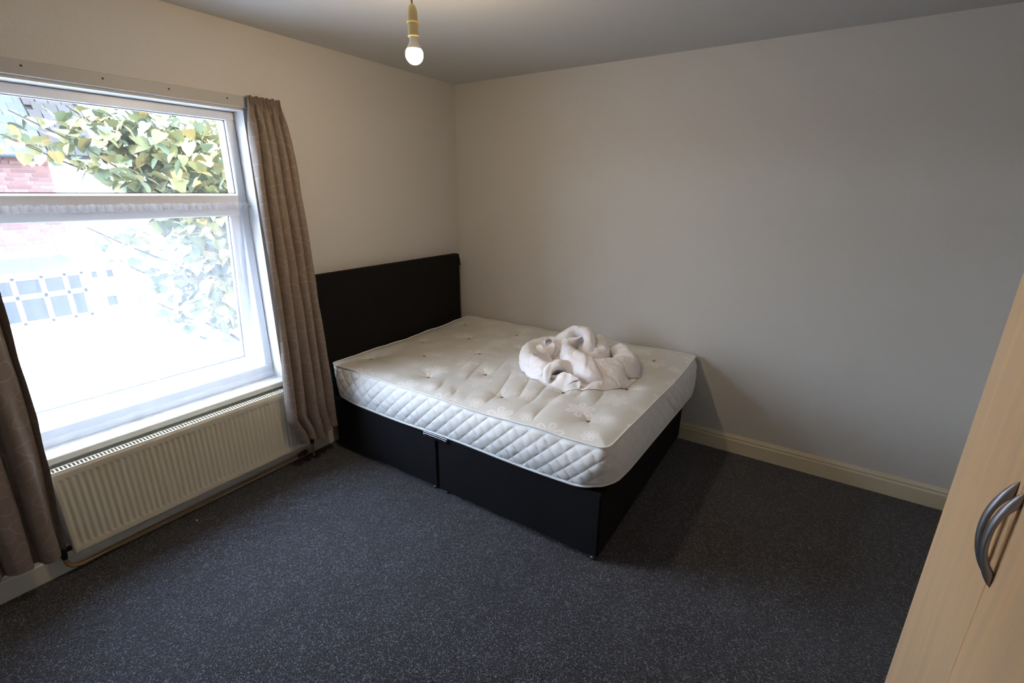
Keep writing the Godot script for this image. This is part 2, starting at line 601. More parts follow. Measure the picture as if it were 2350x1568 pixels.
func build_window() -> void:
	var w := Node3D.new()
	w.name = "window_1"
	add_child(w, true)
	w.set_meta("kind", "structure")
	w.set_meta("label", "white plastic window with a fixed upper pane and an open top-hung lower sash")
	var up: StandardMaterial3D = mats["upvc"]
	var y_tr := 1.605
	var f := MB.new()
	var x0 := -0.165
	var x1 := -0.095
	f.box(Vector3(x0, WIN_Y0, WIN_Z0), Vector3(x1, 0.637, WIN_Z1), 0.004)
	f.box(Vector3(x0, WIN_Y1 - 0.042, WIN_Z0), Vector3(x1, WIN_Y1, WIN_Z1), 0.004)
	f.box(Vector3(x0, 0.637, WIN_Z0), Vector3(x1, WIN_Y1 - 0.042, WIN_Z0 + 0.044), 0.004)
	f.box(Vector3(x0, 0.637, WIN_Z1 - 0.044), Vector3(x1, WIN_Y1 - 0.042, WIN_Z1), 0.004)
	obj("frame", f.done(), up, w)
	var tr := MB.new()
	tr.box(Vector3(x0, 1.568, WIN_Z0 + 0.044), Vector3(x1, 1.622, WIN_Z1 - 0.044), 0.002)
	# chamfered glazing bead under the upper pane
	tr.quad_out(Vector3(x1, 1.622, WIN_Z0 + 0.044), Vector3(x1, 1.622, WIN_Z1 - 0.044), Vector3(x1 - 0.022, 1.632, WIN_Z1 - 0.044), Vector3(x1 - 0.022, 1.632, WIN_Z0 + 0.044), Vector3(1, 1, 0))
	obj("transom", tr.done(), up, w)
	# glazing beads and dark gaskets round the upper pane
	var gk := MB.new()
	frame_rect(gk, -0.128, -0.116, 1.63, WIN_Y1 - 0.040, WIN_Z0 + 0.042, WIN_Z1 - 0.042, 0.0045, 0.0)
	obj("gasket", gk.done(), mats["gasket"], w)
	var up_pane := obj("pane", box_mesh(Vector3(-0.002, -0.189, WIN_Z0 + 0.035), Vector3(0.002, 0.189, WIN_Z1 - 0.035)), mats["glass"], w)
	up_pane.position = Vector3(-0.123, 1.814, 0)
	up_pane.rotation.z = deg_to_rad(-1.9)      # sits a little out of true in its frame
	# plastered sill board
	var sl := MB.new()
	sl.box(Vector3(-0.10, WIN_Y0 - 0.028, WIN_Z0), Vector3(0.0, WIN_Y0 + 0.001, WIN_Z1), 0.0)
	sl.box(Vector3(0.0, WIN_Y0 - 0.030, WIN_Z0 - 0.04), Vector3(0.030, WIN_Y0 + 0.001, WIN_Z1 + 0.04), 0.003)
	obj("window_sill", sl.done(), mats["gloss_paint"], w)
	# outside stone sill
	obj("outer_sill", box_mesh(Vector3(-0.34, WIN_Y0 - 0.09, WIN_Z0 - 0.06), Vector3(-0.166, WIN_Y0 - 0.01, WIN_Z1 + 0.06), 0.01), mat("stone", Color(0.62, 0.60, 0.56), 0.9), w)
	# the lower sash, hung from its top edge and pushed out at the bottom
	var sash := Node3D.new()
	sash.name = "sash"
	w.add_child(sash, true)
	sash.position = Vector3(-0.128, 1.574, 0)
	sash.rotation = Vector3(0, 0, -deg_to_rad(6.0))
	var za := WIN_Z0 + 0.040
	var zb := WIN_Z1 - 0.040
	var hh := 0.950
	var s := MB.new()
	frame_rect(s, -0.03, 0.028, -hh, 0.0, za, zb, 0.058, 0.005)
	obj("sash_frame", s.done(), up, sash)
	var sg := MB.new()
	frame_rect(sg, 0.0, 0.012, -hh + 0.055, -0.055, za + 0.055, zb - 0.055, 0.005, 0.0)
	obj("gasket", sg.done(), mats["gasket"], sash)
	obj("pane", box_mesh(Vector3(-0.002, -hh + 0.05, za + 0.05), Vector3(0.002, -0.05, zb - 0.05)), mats["glass"], sash)
	# sash handle, bottom middle
	var hd := MB.new()
	hd.box(Vector3(0.029, -hh + 0.012, 2.245), Vector3(0.037, -hh + 0.045, 2.285), 0.002)
	hd.box(Vector3(0.037, -hh + 0.020, 2.256), Vector3(0.052, -hh + 0.036, 2.274), 0.003)
	hd.box(Vector3(0.046, -hh + 0.022, 2.258), Vector3(0.056, -hh + 0.125, 2.272), 0.004)
	obj("handle", hd.done(), mats["white_plastic"], sash)
	# friction stay arms between the frame and the sash
	for k in 2:
		var a := MB.new()
		var zf := WIN_Z0 + 0.052 if k == 0 else WIN_Z1 - 0.052
		var zs := zf + (0.05 if k == 0 else -0.05)
		a.tube(PackedVector3Array([Vector3(-0.105, 0.655, zf), Vector3(-0.16, 0.70, zf + (zs - zf) * 0.5), Vector3(-0.205, 0.66, zs)]), 0.006, 6, true, 1.6)
		obj("stay_arm", a.done(), mats["upvc"], w)

# ------------------------------------------------------------------ bed
func mattress_foot(z: float) -> float:
	return lerpf(2.028, 1.985, clampf(z / 1.42, 0, 1))

const MAT_X0 := 0.104
const MAT_Z0 := 0.025
const MAT_Z1 := 1.425
const MAT_Y0 := 0.372

# outline of the mattress with rounded corners; s in 0..1 round from the head/back corner, along the head to the front
func mattress_rim(s: float, r := 0.035) -> Vector3:
	var l1 := MAT_Z1 - MAT_Z0
	var l2 := 1.91
	var per := 2.0 * (l1 + l2)
	var d := fposmod(s, 1.0) * per
	var p := Vector2.ZERO
	if d < l1: p = Vector2(MAT_X0, MAT_Z0 + d)
	elif d < l1 + l2: p = Vector2(MAT_X0 + (d - l1) / l2 * (mattress_foot(MAT_Z1) - MAT_X0), MAT_Z1)
	elif d < 2 * l1 + l2:
		var z := MAT_Z1 - (d - l1 - l2)
		p = Vector2(mattress_foot(z), z)
	else: p = Vector2(MAT_X0 + (per - d) / l2 * (mattress_foot(MAT_Z0) - MAT_X0), MAT_Z0)
	# pull corners in
	var q := p
	for cn in [Vector2(MAT_X0, MAT_Z0), Vector2(MAT_X0, MAT_Z1), Vector2(mattress_foot(MAT_Z1), MAT_Z1), Vector2(mattress_foot(MAT_Z0), MAT_Z0)]:
		var sx := 1.0 if cn.x < 1.0 else -1.0
		var sz := 1.0 if cn.y < 0.7 else -1.0
		var c: Vector2 = cn + Vector2(sx, sz) * r
		var e := p - c
		if e.x * sx < 0 and e.y * sz < 0:
			q = c + e.normalized() * r
	return Vector3(q.x, 0, q.y)

var tufts: Array = []
var crease: FastNoiseLite
var lump: FastNoiseLite

func mattress_top(x: float, z: float) -> float:
	var y := 0.610
	y += 0.018 * smoothstep(0.6, 0.0, z) - 0.010 * exp(-pow((x - 1.0) / 0.5, 2.0)) * smoothstep(0.9, 1.4, z)
	y += 0.010 * smoothstep(0.5, 0.05, z) * smoothstep(0.6, 1.9, x)
	y += lump.get_noise_2d(x * 3.0, z * 3.0) * 0.008
	# edges roll over
	var ex := minf(x - MAT_X0, mattress_foot(z) - x)
	var ez := minf(z - MAT_Z0, MAT_Z1 - z)
	var e := maxf(0.0, minf(ex, ez))
	y -= 0.016 * pow(maxf(0.0, 1.0 - e / 0.10), 2.0)
	# tufts pull the cover in
	for t in tufts:
		var d := Vector2(x - t.x, z - t.y).length()
		if d < 0.22:
			var th := atan2(z - t.y, x - t.x)
			y -= 0.020 * exp(-d / 0.030) + 0.007 * exp(-d * d / 0.008)
			y += 0.0022 * sin(th * 7.0 + t.x * 40.0) * exp(-d / 0.07) * smoothstep(0.0, 0.03, d)
	# creases run across the bed, strongest in the middle and towards the near side
	var amt := smoothstep(0.50, 0.95, x) * (1.0 - smoothstep(1.70, 1.86, x)) * smoothstep(0.35, 1.0, z) * smoothstep(0.02, 0.10, MAT_Z1 - z)
	if amt > 0.0:
		var w := x - 0.20 * (z - 1.2) + 0.022 * sin(z * 5.0 + x * 4.0) + 0.030 * crease.get_noise_2d(x * 3.0, z * 2.0)
		var ph := w * 9.0
		var row := floorf(ph)
		var seg := smoothstep(-0.30, 0.15, crease.get_noise_2d(row * 11.3, z * 1.8))
		seg = lerpf(seg, smoothstep(-0.30, 0.15, crease.get_noise_2d((row + 1.0) * 11.3, z * 1.8)), ph - row)
		y += amt * seg * 0.0120 * (pow(absf(sin(PI * ph)), 0.5) - 0.75)
	return y

func build_bed() -> void:
	lump = fnl(51, 1.0, 2)
	crease = fnl(52, 1.0, 2)
	for i in 7:
		var x := 0.24 + 0.262 * i
		var zs := [0.24, 0.735, 1.21] if i % 2 == 0 else [0.50, 0.995]
		for z in zs:
			tufts.append(Vector2(x + rng.randf_range(-0.012, 0.012), z + rng.randf_range(-0.015, 0.015)))
	# ---- divan
	var d := thing("divan_base", "black upholstered divan base in two halves under the mattress", "bed base", Vector3(1.03, 0, 0.74))
	var o := -Vector3(1.03, 0, 0.74)
	var m1 := MB.new()
	m1.t.origin = o
	m1.box(Vector3(0.10, 0.022, 0.03), Vector3(0.996, 0.370, 1.437), 0.010)
	obj("head_section", m1.done(), mats["black_cloth"], d)
	var m2 := MB.new()
	m2.t.origin = o
	m2.box(Vector3(1.003, 0.022, 0.03), Vector3(1.982, 0.370, 1.440), 0.010)
	obj("foot_section", m2.done(), mats["black_cloth"], d)
	for p in [Vector2(0.16, 1.39), Vector2(0.955, 1.405), Vector2(1.045, 1.405), Vector2(1.955, 1.412), Vector2(0.16, 0.09), Vector2(0.955, 0.09), Vector2(1.045, 0.09), Vector2(1.955, 0.09)]:
		var g := MB.new()
		g.t.origin = o + Vector3(p.x, 0, p.y)
		g.lathe([Vector2(0.0, 0.0), Vector2(0.018, 0.0), Vector2(0.021, 0.004), Vector2(0.020, 0.010), Vector2(0.012, 0.013), Vector2(0.012, 0.022)], Vector3.ZERO, 14)
		obj("glide_foot", g.done(), mat("dark_metal", Color(0.25, 0.25, 0.26), 0.4, 1.0), d)
	var lb := MB.new()
	lb.t.origin = o
	lb.box(Vector3(0.905, 0.335, 1.4405), Vector3(1.085, 0.367, 1.446), 0.002)
	lb.box(Vector3(0.91, 0.348, 1.446), Vector3(1.08, 0.358, 1.449), 0.0015)
	for x in [0.918, 1.072]:
		lb.box(Vector3(x - 0.007, 0.342, 1.446), Vector3(x + 0.007, 0.358, 1.4515), 0.002)
	var lbo := obj("linking_bar", lb.done(), mat("dull_chrome", Color(0.42, 0.42, 0.43), 0.3, 1.0), d)
	lbo.set_meta("label", "chrome linking bar joining the two halves")
	# ---- headboard
	var h := thing("headboard", "plain black upholstered headboard standing against the wall behind the mattress", "headboard", Vector3(0.055, 0, 0.78))
	var hb := MB.new()
	hb.t.origin = Vector3(-0.055, 0, -0.78)
	hb.box(Vector3(0.028, 0.30, 0.100), Vector3(0.088, 1.160, 1.450), 0.007)
	obj("panel", hb.done(), mats["black_cloth"], h)
	var bk := MB.new()
	bk.t.origin = Vector3(-0.055, 0, -0.78)
	bk.box(Vector3(0.020, 0.32, 0.094), Vector3(0.027, 1.075, 1.445), 0.001)
	bk.box(Vector3(0.030, 0.34, 0.0945), Vector3(0.066, 1.06, 0.0995), 0.001)
	obj("backing", bk.done(), mat("backing_cloth", Color(0.72, 0.72, 0.74), 0.9), h)
	var fl := MB.new()
	fl.t.origin = Vector3(-0.055, 0, -0.78)
	fl.quad_out(Vector3(0.086, 1.13, 0.0985), Vector3(0.030, 1.13, 0.0985), Vector3(0.040, 1.07, 0.078), Vector3(0.080, 1.06, 0.083), Vector3(0, 0, -1))
	fl.quad_out(Vector3(0.086, 1.13, 0.0980), Vector3(0.030, 1.13, 0.0980), Vector3(0.040, 1.07, 0.076), Vector3(0.080, 1.06, 0.081), Vector3(0, 0, 1))
	obj("loose_flap", fl.done(), mats["black_cloth"], h)
	for z in [0.42, 1.12]:
		obj("strut", box_mesh(Vector3(0.035, 0.0, z - 0.035) - Vector3(0.055, 0, 0.78), Vector3(0.065, 0.31, z + 0.035) - Vector3(0.055, 0, 0.78), 0.002), mat("rough_wood", Color(0.55, 0.43, 0.28), 0.8), h)
	# ---- mattress
	var mt := thing("mattress", "worn white tufted mattress with quilted sides and a floral damask top", "mattress", Vector3(1.03, MAT_Y0, 0.74))
	var mo := -Vector3(1.03, MAT_Y0, 0.74)
	var stain := fnl(61, 1.0, 3)
	# top panel: a grid squeezed into the rounded outline
	var nx := 360
	var nz := 200
	var pts := PackedVector3Array()
	var uvs := PackedVector2Array()
	var cols := PackedColorArray()
	for j in nz:
		var z := lerpf(MAT_Z0, MAT_Z1, float(j) / (nz - 1))
		for i in nx:
			var x := lerpf(MAT_X0, mattress_foot(z), float(i) / (nx - 1))
			var px := x
			var pz := z
			var r := 0.035
			var fx := mattress_foot(z)
			var sx := 0.0
			var sz := 0.0
			var cx := clampf(x, MAT_X0 + r, fx - r)
			var cz := clampf(z, MAT_Z0 + r, MAT_Z1 - r)
			if cx != x and cz != z:
				# square corner to round corner
				sx = (x - cx) / r
				sz = (z - cz) / r
				px = cx + r * sx * sqrt(1.0 - sz * sz * 0.5)
				pz = cz + r * sz * sqrt(1.0 - sx * sx * 0.5)
			pts.append(Vector3(px, mattress_top(x, z), pz) + mo)
			uvs.append(Vector2(px, pz))
			# stains: yellowed where people lay, greyish wear in the middle
			var st := smoothstep(0.75, 0.2, x) * smoothstep(0.0, 0.5, z) * (0.55 + 0.6 * stain.get_noise_2d(x * 2.2, z * 2.2))
			st = clampf(st, 0, 1)
			var wear := clampf(0.35 + 0.5 * stain.get_noise_2d(x * 1.7 + 9.0, z * 1.7), 0, 1) * smoothstep(0.3, 0.9, x)
			var c := Color(1, 1, 1).lerp(Color(0.64, 0.56, 0.43), 0.68 * st).lerp(Color(0.80, 0.80, 0.80), 0.35 * wear)
			cols.append(c)
	var tm := MB.new()
	tm.use_col = true
	tm.grid_pts(pts, uvs, nx, nz, true, false, cols)
	obj("top_panel", tm.done(), mats["damask"], mt)
	# border with diamond quilting, round the whole mattress
	var ns := 1300
	var nv := 44
	pts = PackedVector3Array()
	cols = PackedColorArray()
	var per := 2.0 * (MAT_Z1 - MAT_Z0 + 1.91)
	var ring_top := PackedVector3Array()
	var ring_bot := PackedVector3Array()
	var rims := []
	var rims_low := []
	for i in ns + 1:
		var s := float(i) / ns
		rims_low.append(mattress_rim(s, 0.11))
		var p := mattress_rim(s)
		var q := mattress_rim(s + 0.002)
		var qb := mattress_rim(s - 0.002)
		var tg := (q - qb).normalized()
		var out := Vector3(-tg.z, 0, tg.x)     # points away from the middle
		if out.dot(p - Vector3(1.03, 0, 0.72)) < 0:
			out = -out
		rims.append([p, out])
	for j in nv:
		var f := float(j) / (nv - 1)
		for i in ns + 1:
			var p: Vector3 = (rims_low[i] as Vector3).lerp(rims[i][0], f)
			var out: Vector3 = rims[i][1]
			var yt := mattress_top(clampf(p.x, MAT_X0, 2.1), clampf(p.z, MAT_Z0, MAT_Z1)) - 0.002
			var lift := 0.0
			# bottom edge lifts at the corners of the near side
			lift += 0.028 * smoothstep(0.25, 0.0, p.x - MAT_X0) + 0.022 * smoothstep(0.16, 0.0, mattress_foot(p.z) - p.x) * smoothstep(1.15, 1.42, p.z)
			lift += 0.004 + 0.004 * sin(p.x * 7.0)
			var y := lerpf(MAT_Y0 + lift, yt, f)
			var dist := per * i / ns
			var a := (dist + (y - MAT_Y0) * 1.05) / 0.082
			var b := (dist - (y - MAT_Y0) * 1.05) / 0.082
			var pil := pow(absf(sin(PI * a)), 0.38) * pow(absf(sin(PI * b)), 0.38)
			var bulge := 0.020 * sin(PI * f) + 0.020 * (1.0 - f)
			bulge *= smoothstep(-0.01, 0.10, p.x - MAT_X0)
			bulge *= smoothstep(0.0, 0.06, p.z - MAT_Z0 + 0.02) if p.z < 0.1 else 1.0
			var w := 0.5 + 0.5 * lump.get_noise_2d(dist * 14.0, y * 22.0)
			pts.append(p + out * (bulge + 0.0080 * pil * smoothstep(0, 0.08, f) * smoothstep(1, 0.9, f) + 0.003 * w - 0.004) + Vector3(0, y, 0) + mo)
			var dirt := clampf(stain.get_noise_2d(dist * 5.0, y * 9.0) * 0.9, 0, 1)
			cols.append(Color(1, 1, 1).lerp(Color(0.72, 0.73, 0.76), 0.4 * dirt + 0.10 * (1.0 - pil)))
			if j == 0: ring_bot.append(p + out * (bulge - 0.001) + Vector3(0, y, 0) + mo)
			if j == nv - 1: ring_top.append(p + out * 0.001 + Vector3(0, yt + 0.003, 0) + mo)
	var bm := MB.new()
	bm.use_col = true
	bm.grid_pts(pts, PackedVector2Array(), ns + 1, nv, false, true, cols)
	obj("quilted_border", bm.done(), mats["border_cloth"], mt)
	var um := MB.new()
	var ce := Vector3(1.03, MAT_Y0 + 0.002, 0.72) + mo
	for k in range(0, ns, 10):
		um.tri(ce, ring_bot[k], ring_bot[mini(k + 10, ns)])
	obj("underside", um.done(), mats["border_cloth"], mt)
	for rg in [["top_piping", ring_top, 0.0046], ["bottom_piping", ring_bot, 0.0068]]:
		var pm := MB.new()
		var pp := PackedVector3Array()
		for k in range(0, ns + 1, 3):
			pp.append(rg[1][k])
		pm.tube(pp, rg[2], 8, false)
		obj(rg[0], pm.done(), mats["piping"], mt)
	# tuft buttons: a small felt washer with a loop of thread
	var tb := MB.new()
	tb.lathe([Vector2(0.013, -0.004), Vector2(0.0135, 0.0), Vector2(0.011, 0.0025), Vector2(0.004, 0.002), Vector2(0.0, 0.001)], Vector3.ZERO, 12)
	for k in 5:
		var th := TAU * k / 5
		tb.tube(PackedVector3Array([Vector3(0, 0.003, 0), Vector3(cos(th) * 0.008, 0.006, sin(th) * 0.008), Vector3(cos(th) * 0.014, 0.001, sin(th) * 0.014)]), 0.0013, 5)
	var tbm := tb.done()
	for t in tufts:
		var tt := obj("tuft", tbm, mats["tuft"], mt)
		tt.position = Vector3(t.x, mattress_top(t.x, t.y) + 0.002, t.y) + mo

# ------------------------------------------------------------------ crumpled sheet
# A square of cloth gathered inside an oval and let go: the threads keep their length, so it buckles into folds and settles on the mattress.
func settle_cloth(n: int, side: float, ax: float, az: float, frames: int, seed_: int) -> PackedVector3Array:
	var r := RandomNumberGenerator.new()
	r.seed = seed_
	var nz := fnl(seed_, 1.0, 2)
	var l := side / (n - 1)
	var p := PackedVector3Array()
	var q := PackedVector3Array()
	for j in n:
		for i in n:
			var u := (float(i) / (n - 1) - 0.5) * 2.0
			var v := (float(j) / (n - 1) - 0.5) * 2.0
			# square to disc
			var d := Vector2(u * sqrt(1.0 - v * v * 0.5), v * sqrt(1.0 - u * u * 0.5))
			var twist := 0.9 * (1.0 - d.length()) + 0.35 * nz.get_noise_2d(u * 1.3, v * 1.3)
			d = d.rotated(twist)
			var w := Vector2(nz.get_noise_2d(u * 1.4 + 30.0, v * 1.4), nz.get_noise_2d(u * 1.4, v * 1.4 + 30.0)) * 0.25
			var hgt := 0.04 + 0.17 * absf(nz.get_noise_2d(u * 1.5 + 9.0, v * 1.5 + 9.0)) * 2.4 + 0.05 * (1.0 - d.length())
			p.append(Vector3((d.x * 0.93 + w.x) * ax, hgt, (d.y * 0.93 + w.y) * az))
	q = p.duplicate()
	# threads: along, across, diagonal, and every second one against sharp bending
	var ca := PackedInt32Array()
	var cb := PackedInt32Array()
	var cl := PackedFloat32Array()
	var ck := PackedFloat32Array()
	for j in n:
		for i in n:
			for o in [[1, 0, 1.0], [0, 1, 1.0], [1, 1, 0.5], [-1, 1, 0.5], [2, 0, 0.25], [0, 2, 0.25], [4, 0, 0.26], [0, 4, 0.26], [4, 4, 0.1], [-4, 4, 0.1]]:
				var i2: int = i + o[0]
				var j2: int = j + o[1]
				if i2 >= 0 and i2 < n and j2 < n:
					ca.append(j * n + i)
					cb.append(j2 * n + i2)
					cl.append(l * Vector2(o[0], o[1]).length())
					ck.append(o[2])
	var thick := l * 0.8
	for f in frames:
		var calm := 0.80 if f < frames / 2 else 0.6
		for k in p.size():
			var vel := (p[k] - q[k]) * calm
			var sp := vel.length()
			if sp > 0.015:
				vel *= 0.015 / sp
			q[k] = p[k]
			p[k] += vel + Vector3(0, -0.0018, 0)
		for it in 4:
			for c in ca.size():
				var a := ca[c]
				var b := cb[c]
				var d := p[b] - p[a]
				var len := d.length()
				var rest := cl[c]
				if len < 1e-5:
					continue
				var k := ck[c]
				if k < 0.3 and len > rest:
					continue
				var corr := d * (0.5 * k * (len - rest) / len)
				# cloth gives way more easily when it is pressed together
				if len < rest: corr *= 0.45
				p[a] += corr
				p[b] -= corr
			for k in p.size():
				var v := p[k]
				var e := Vector2(v.x / ax, v.z / az)
				var el := e.length()
				if el > 1.0:
					e /= el
					v.x = lerpf(v.x, e.x * ax, 0.6)
					v.z = lerpf(v.z, e.y * az, 0.6)
				if v.y < 0.004:
					v.y = 0.004
					# friction on the mattress
					v.x = lerpf(v.x, q[k].x, 0.5)
					v.z = lerpf(v.z, q[k].z, 0.5)
				# the heap is tallest at its back left, low at the front
				var cap := 0.035 + 0.135 * sqrt(maxf(0.0, 1.0 - minf(el, 1.0) * minf(el, 1.0))) - 0.10 * v.x - 0.11 * v.z
				if v.y > cap:
					v.y = lerpf(v.y, cap, 0.5)
				p[k] = v
		# layers keep apart
		var cells := {}
		for k in p.size():
			var key := Vector3i((p[k] / thick).floor())
			if cells.has(key):
				cells[key].append(k)
			else:
				cells[key] = [k]
		for key in cells:
			var mine: Array = cells[key]
			for dx in range(0, 2):
				for dy in range(-1, 2):
					for dz in range(-1, 2):
						if dx == 0 and (dy < 0 or (dy == 0 and dz < 0)):
							continue
						var other = cells.get(key + Vector3i(dx, dy, dz))
						if other == null:
							continue
						for a in mine:
							for b in other:
								if a == b: continue
								var di := absi(a % n - b % n)
								var dj := absi(a / n - b / n)
								if di <= 1 and dj <= 1: continue
								var d := p[b] - p[a]
								var len := d.length()
								if len < thick and len > 1e-5:
									var corr := d * (0.25 * (thick - len) / len)
									p[a] -= corr
									p[b] += corr
	return p

func build_sheet() -> void:
	var n := 46
	var p := settle_cloth(n, SHEET_SIDE, 0.365, 0.345, SHEET_FRAMES, SHEET_SEED)
	# smooth it to a finer grid (cubic through the threads)
	var sub := 4
	var m := (n - 1) * sub + 1
	var tmp := PackedVector3Array()
	for j in n:
		for i in m:
			var k := i / sub
			var t := float(i % sub) / sub
			var a := p[j * n + maxi(k - 1, 0)]
			var b := p[j * n + k]
			var c := p[j * n + mini(k + 1, n - 1)]
			var d := p[j * n + mini(k + 2, n - 1)]
			tmp.append(b.cubic_interpolate(c, a, d, t))
	var fine := PackedVector3Array()
	var wr := fnl(77, 1.0, 3)
	for j in m:
		var k := j / sub
		var t := float(j % sub) / sub
		for i in m:
			var a := tmp[maxi(k - 1, 0) * m + i]
			var b := tmp[k * m + i]
			var c := tmp[mini(k + 1, n - 1) * m + i]
			var d := tmp[mini(k + 2, n - 1) * m + i]
			var v := b.cubic_interpolate(c, a, d, t)
			v.y = maxf(v.y, 0.003)
			fine.append(v)
	var at := Vector3(1.455, 0.612, 0.625)
	var turn := Basis(Vector3.UP, SHEET_TURN)
	var pts := PackedVector3Array()
	var uvs := PackedVector2Array()
	for j in m:
		for i in m:
			var v := turn * (fine[j * m + i] * Vector3(1.02, 1.16, 1.02))
			var w := at + v
			pts.append(Vector3(v.x, v.y + mattress_top(w.x, w.z) - at.y + 0.001, v.z))
			uvs.append(Vector2(i, j) * (SHEET_SIDE / m))
	# fine creases along the face of the cloth
	for j in range(1, m - 1):
		for i in range(1, m - 1):
			var k := j * m + i
			var nn := (pts[k + 1] - pts[k - 1]).cross(pts[k + m] - pts[k - m]).normalized()
			var rd := 1.0 - absf(wr.get_noise_2d(i * 0.040, j * 0.055)) * 2.4
			var r2 := 1.0 - absf(wr.get_noise_2d(i * 0.11 + 50.0, j * 0.07)) * 2.4
			pts[k] += nn * (0.0042 * rd * absf(rd) + 0.0022 * r2)
	var mb := MB.new()
	mb.grid_pts(pts, uvs, m, m)
	var s := obj("crumpled_sheet", mb.done(), mats["sheet_cotton"])
	s.position = at
	tag(s, "crumpled white cotton sheet heaped on the mattress", "bed sheet")

# ------------------------------------------------------------------ wardrobe
func build_wardrobe() -> void:
	var wz0 := 1.557
	var wz1 := 2.345
	var o := Vector3(3.30, 0, 1.95)
	var w := thing("wardrobe", "pale maple-effect two-door wardrobe with curved metal handles", "wardrobe", o)
	var b := MB.new()
	b.t.origin = -o
	b.box(Vector3(3.042, 0.0, wz0 + 0.002), Vector3(3.58, 1.86, wz0 + 0.018), 0.001)
	b.box(Vector3(3.042, 0.0, wz1 - 0.018), Vector3(3.58, 1.86, wz1 - 0.002), 0.001)
	b.box(Vector3(3.042, 1.842, wz0 + 0.018), Vector3(3.58, 1.86, wz1 - 0.018), 0.001)
	b.box(Vector3(3.05, 0.06, wz0 + 0.018), Vector3(3.58, 0.078, wz1 - 0.018), 0.001)
	b.box(Vector3(3.06, 0.0, wz0 + 0.018), Vector3(3.076, 0.06, wz1 - 0.018), 0.001)
	b.box(Vector3(3.57, 0.0, wz0 + 0.018), Vector3(3.58, 1.842, wz1 - 0.018), 0.001)
	obj("carcass", b.done(), mats["maple"], w)
	var dz := [[wz0, 1.9485, 1.930], [1.9525, wz1, 1.971]]
	for k in 2:
		var d := MB.new()
		d.t.origin = -o
		d.box(Vector3(3.020, 0.045, dz[k][0]), Vector3(3.038, 1.858, dz[k][1]), 0.0012)
		var door := obj("door", d.done(), mats["maple"], w)
		var hz: float = dz[k][2]
		# bow handle: crescent in the plane across the door, pointed ends flat on the door
		var h := MB.new()
		h.t.origin = -o
		var y0 := 0.888
		var y1 := 1.116
		var yc := (y0 + y1) * 0.5
		var half := (y1 - y0) * 0.5
		var n := 40
		var sides := 12
		var pts := PackedVector3Array()
		for i in n + 1:
			var f := -1.0 + 2.0 * i / n
			var y := yc + half * f
			var outer := 0.035 * pow(maxf(0.0, 1.0 - f * f), 0.78)          # outer curve of the bow
			var inner := 0.0 if absf(f) > 0.68 else 0.0225 * pow(1.0 - pow(absf(f) / 0.68, 2.6), 0.9)
			inner = minf(inner, outer)
			var wid := 0.0092 * pow(maxf(0.0, 1.0 - pow(absf(f), 4.0)), 0.7) + 0.0004
			var mid := (outer + inner) * 0.5
			var th := maxf((outer - inner) * 0.5, 0.0003)
			for s in sides + 1:
				var a := TAU * s / sides
				pts.append(Vector3(3.0199 - mid - cos(a) * th, y, hz + sin(a) * wid))
		h.grid_pts(pts, PackedVector2Array(), sides + 1, n + 1, true, true)
		obj("handle", h.done(), mats["satin_metal"], door).set_meta("label", "curved satin metal bow handle")

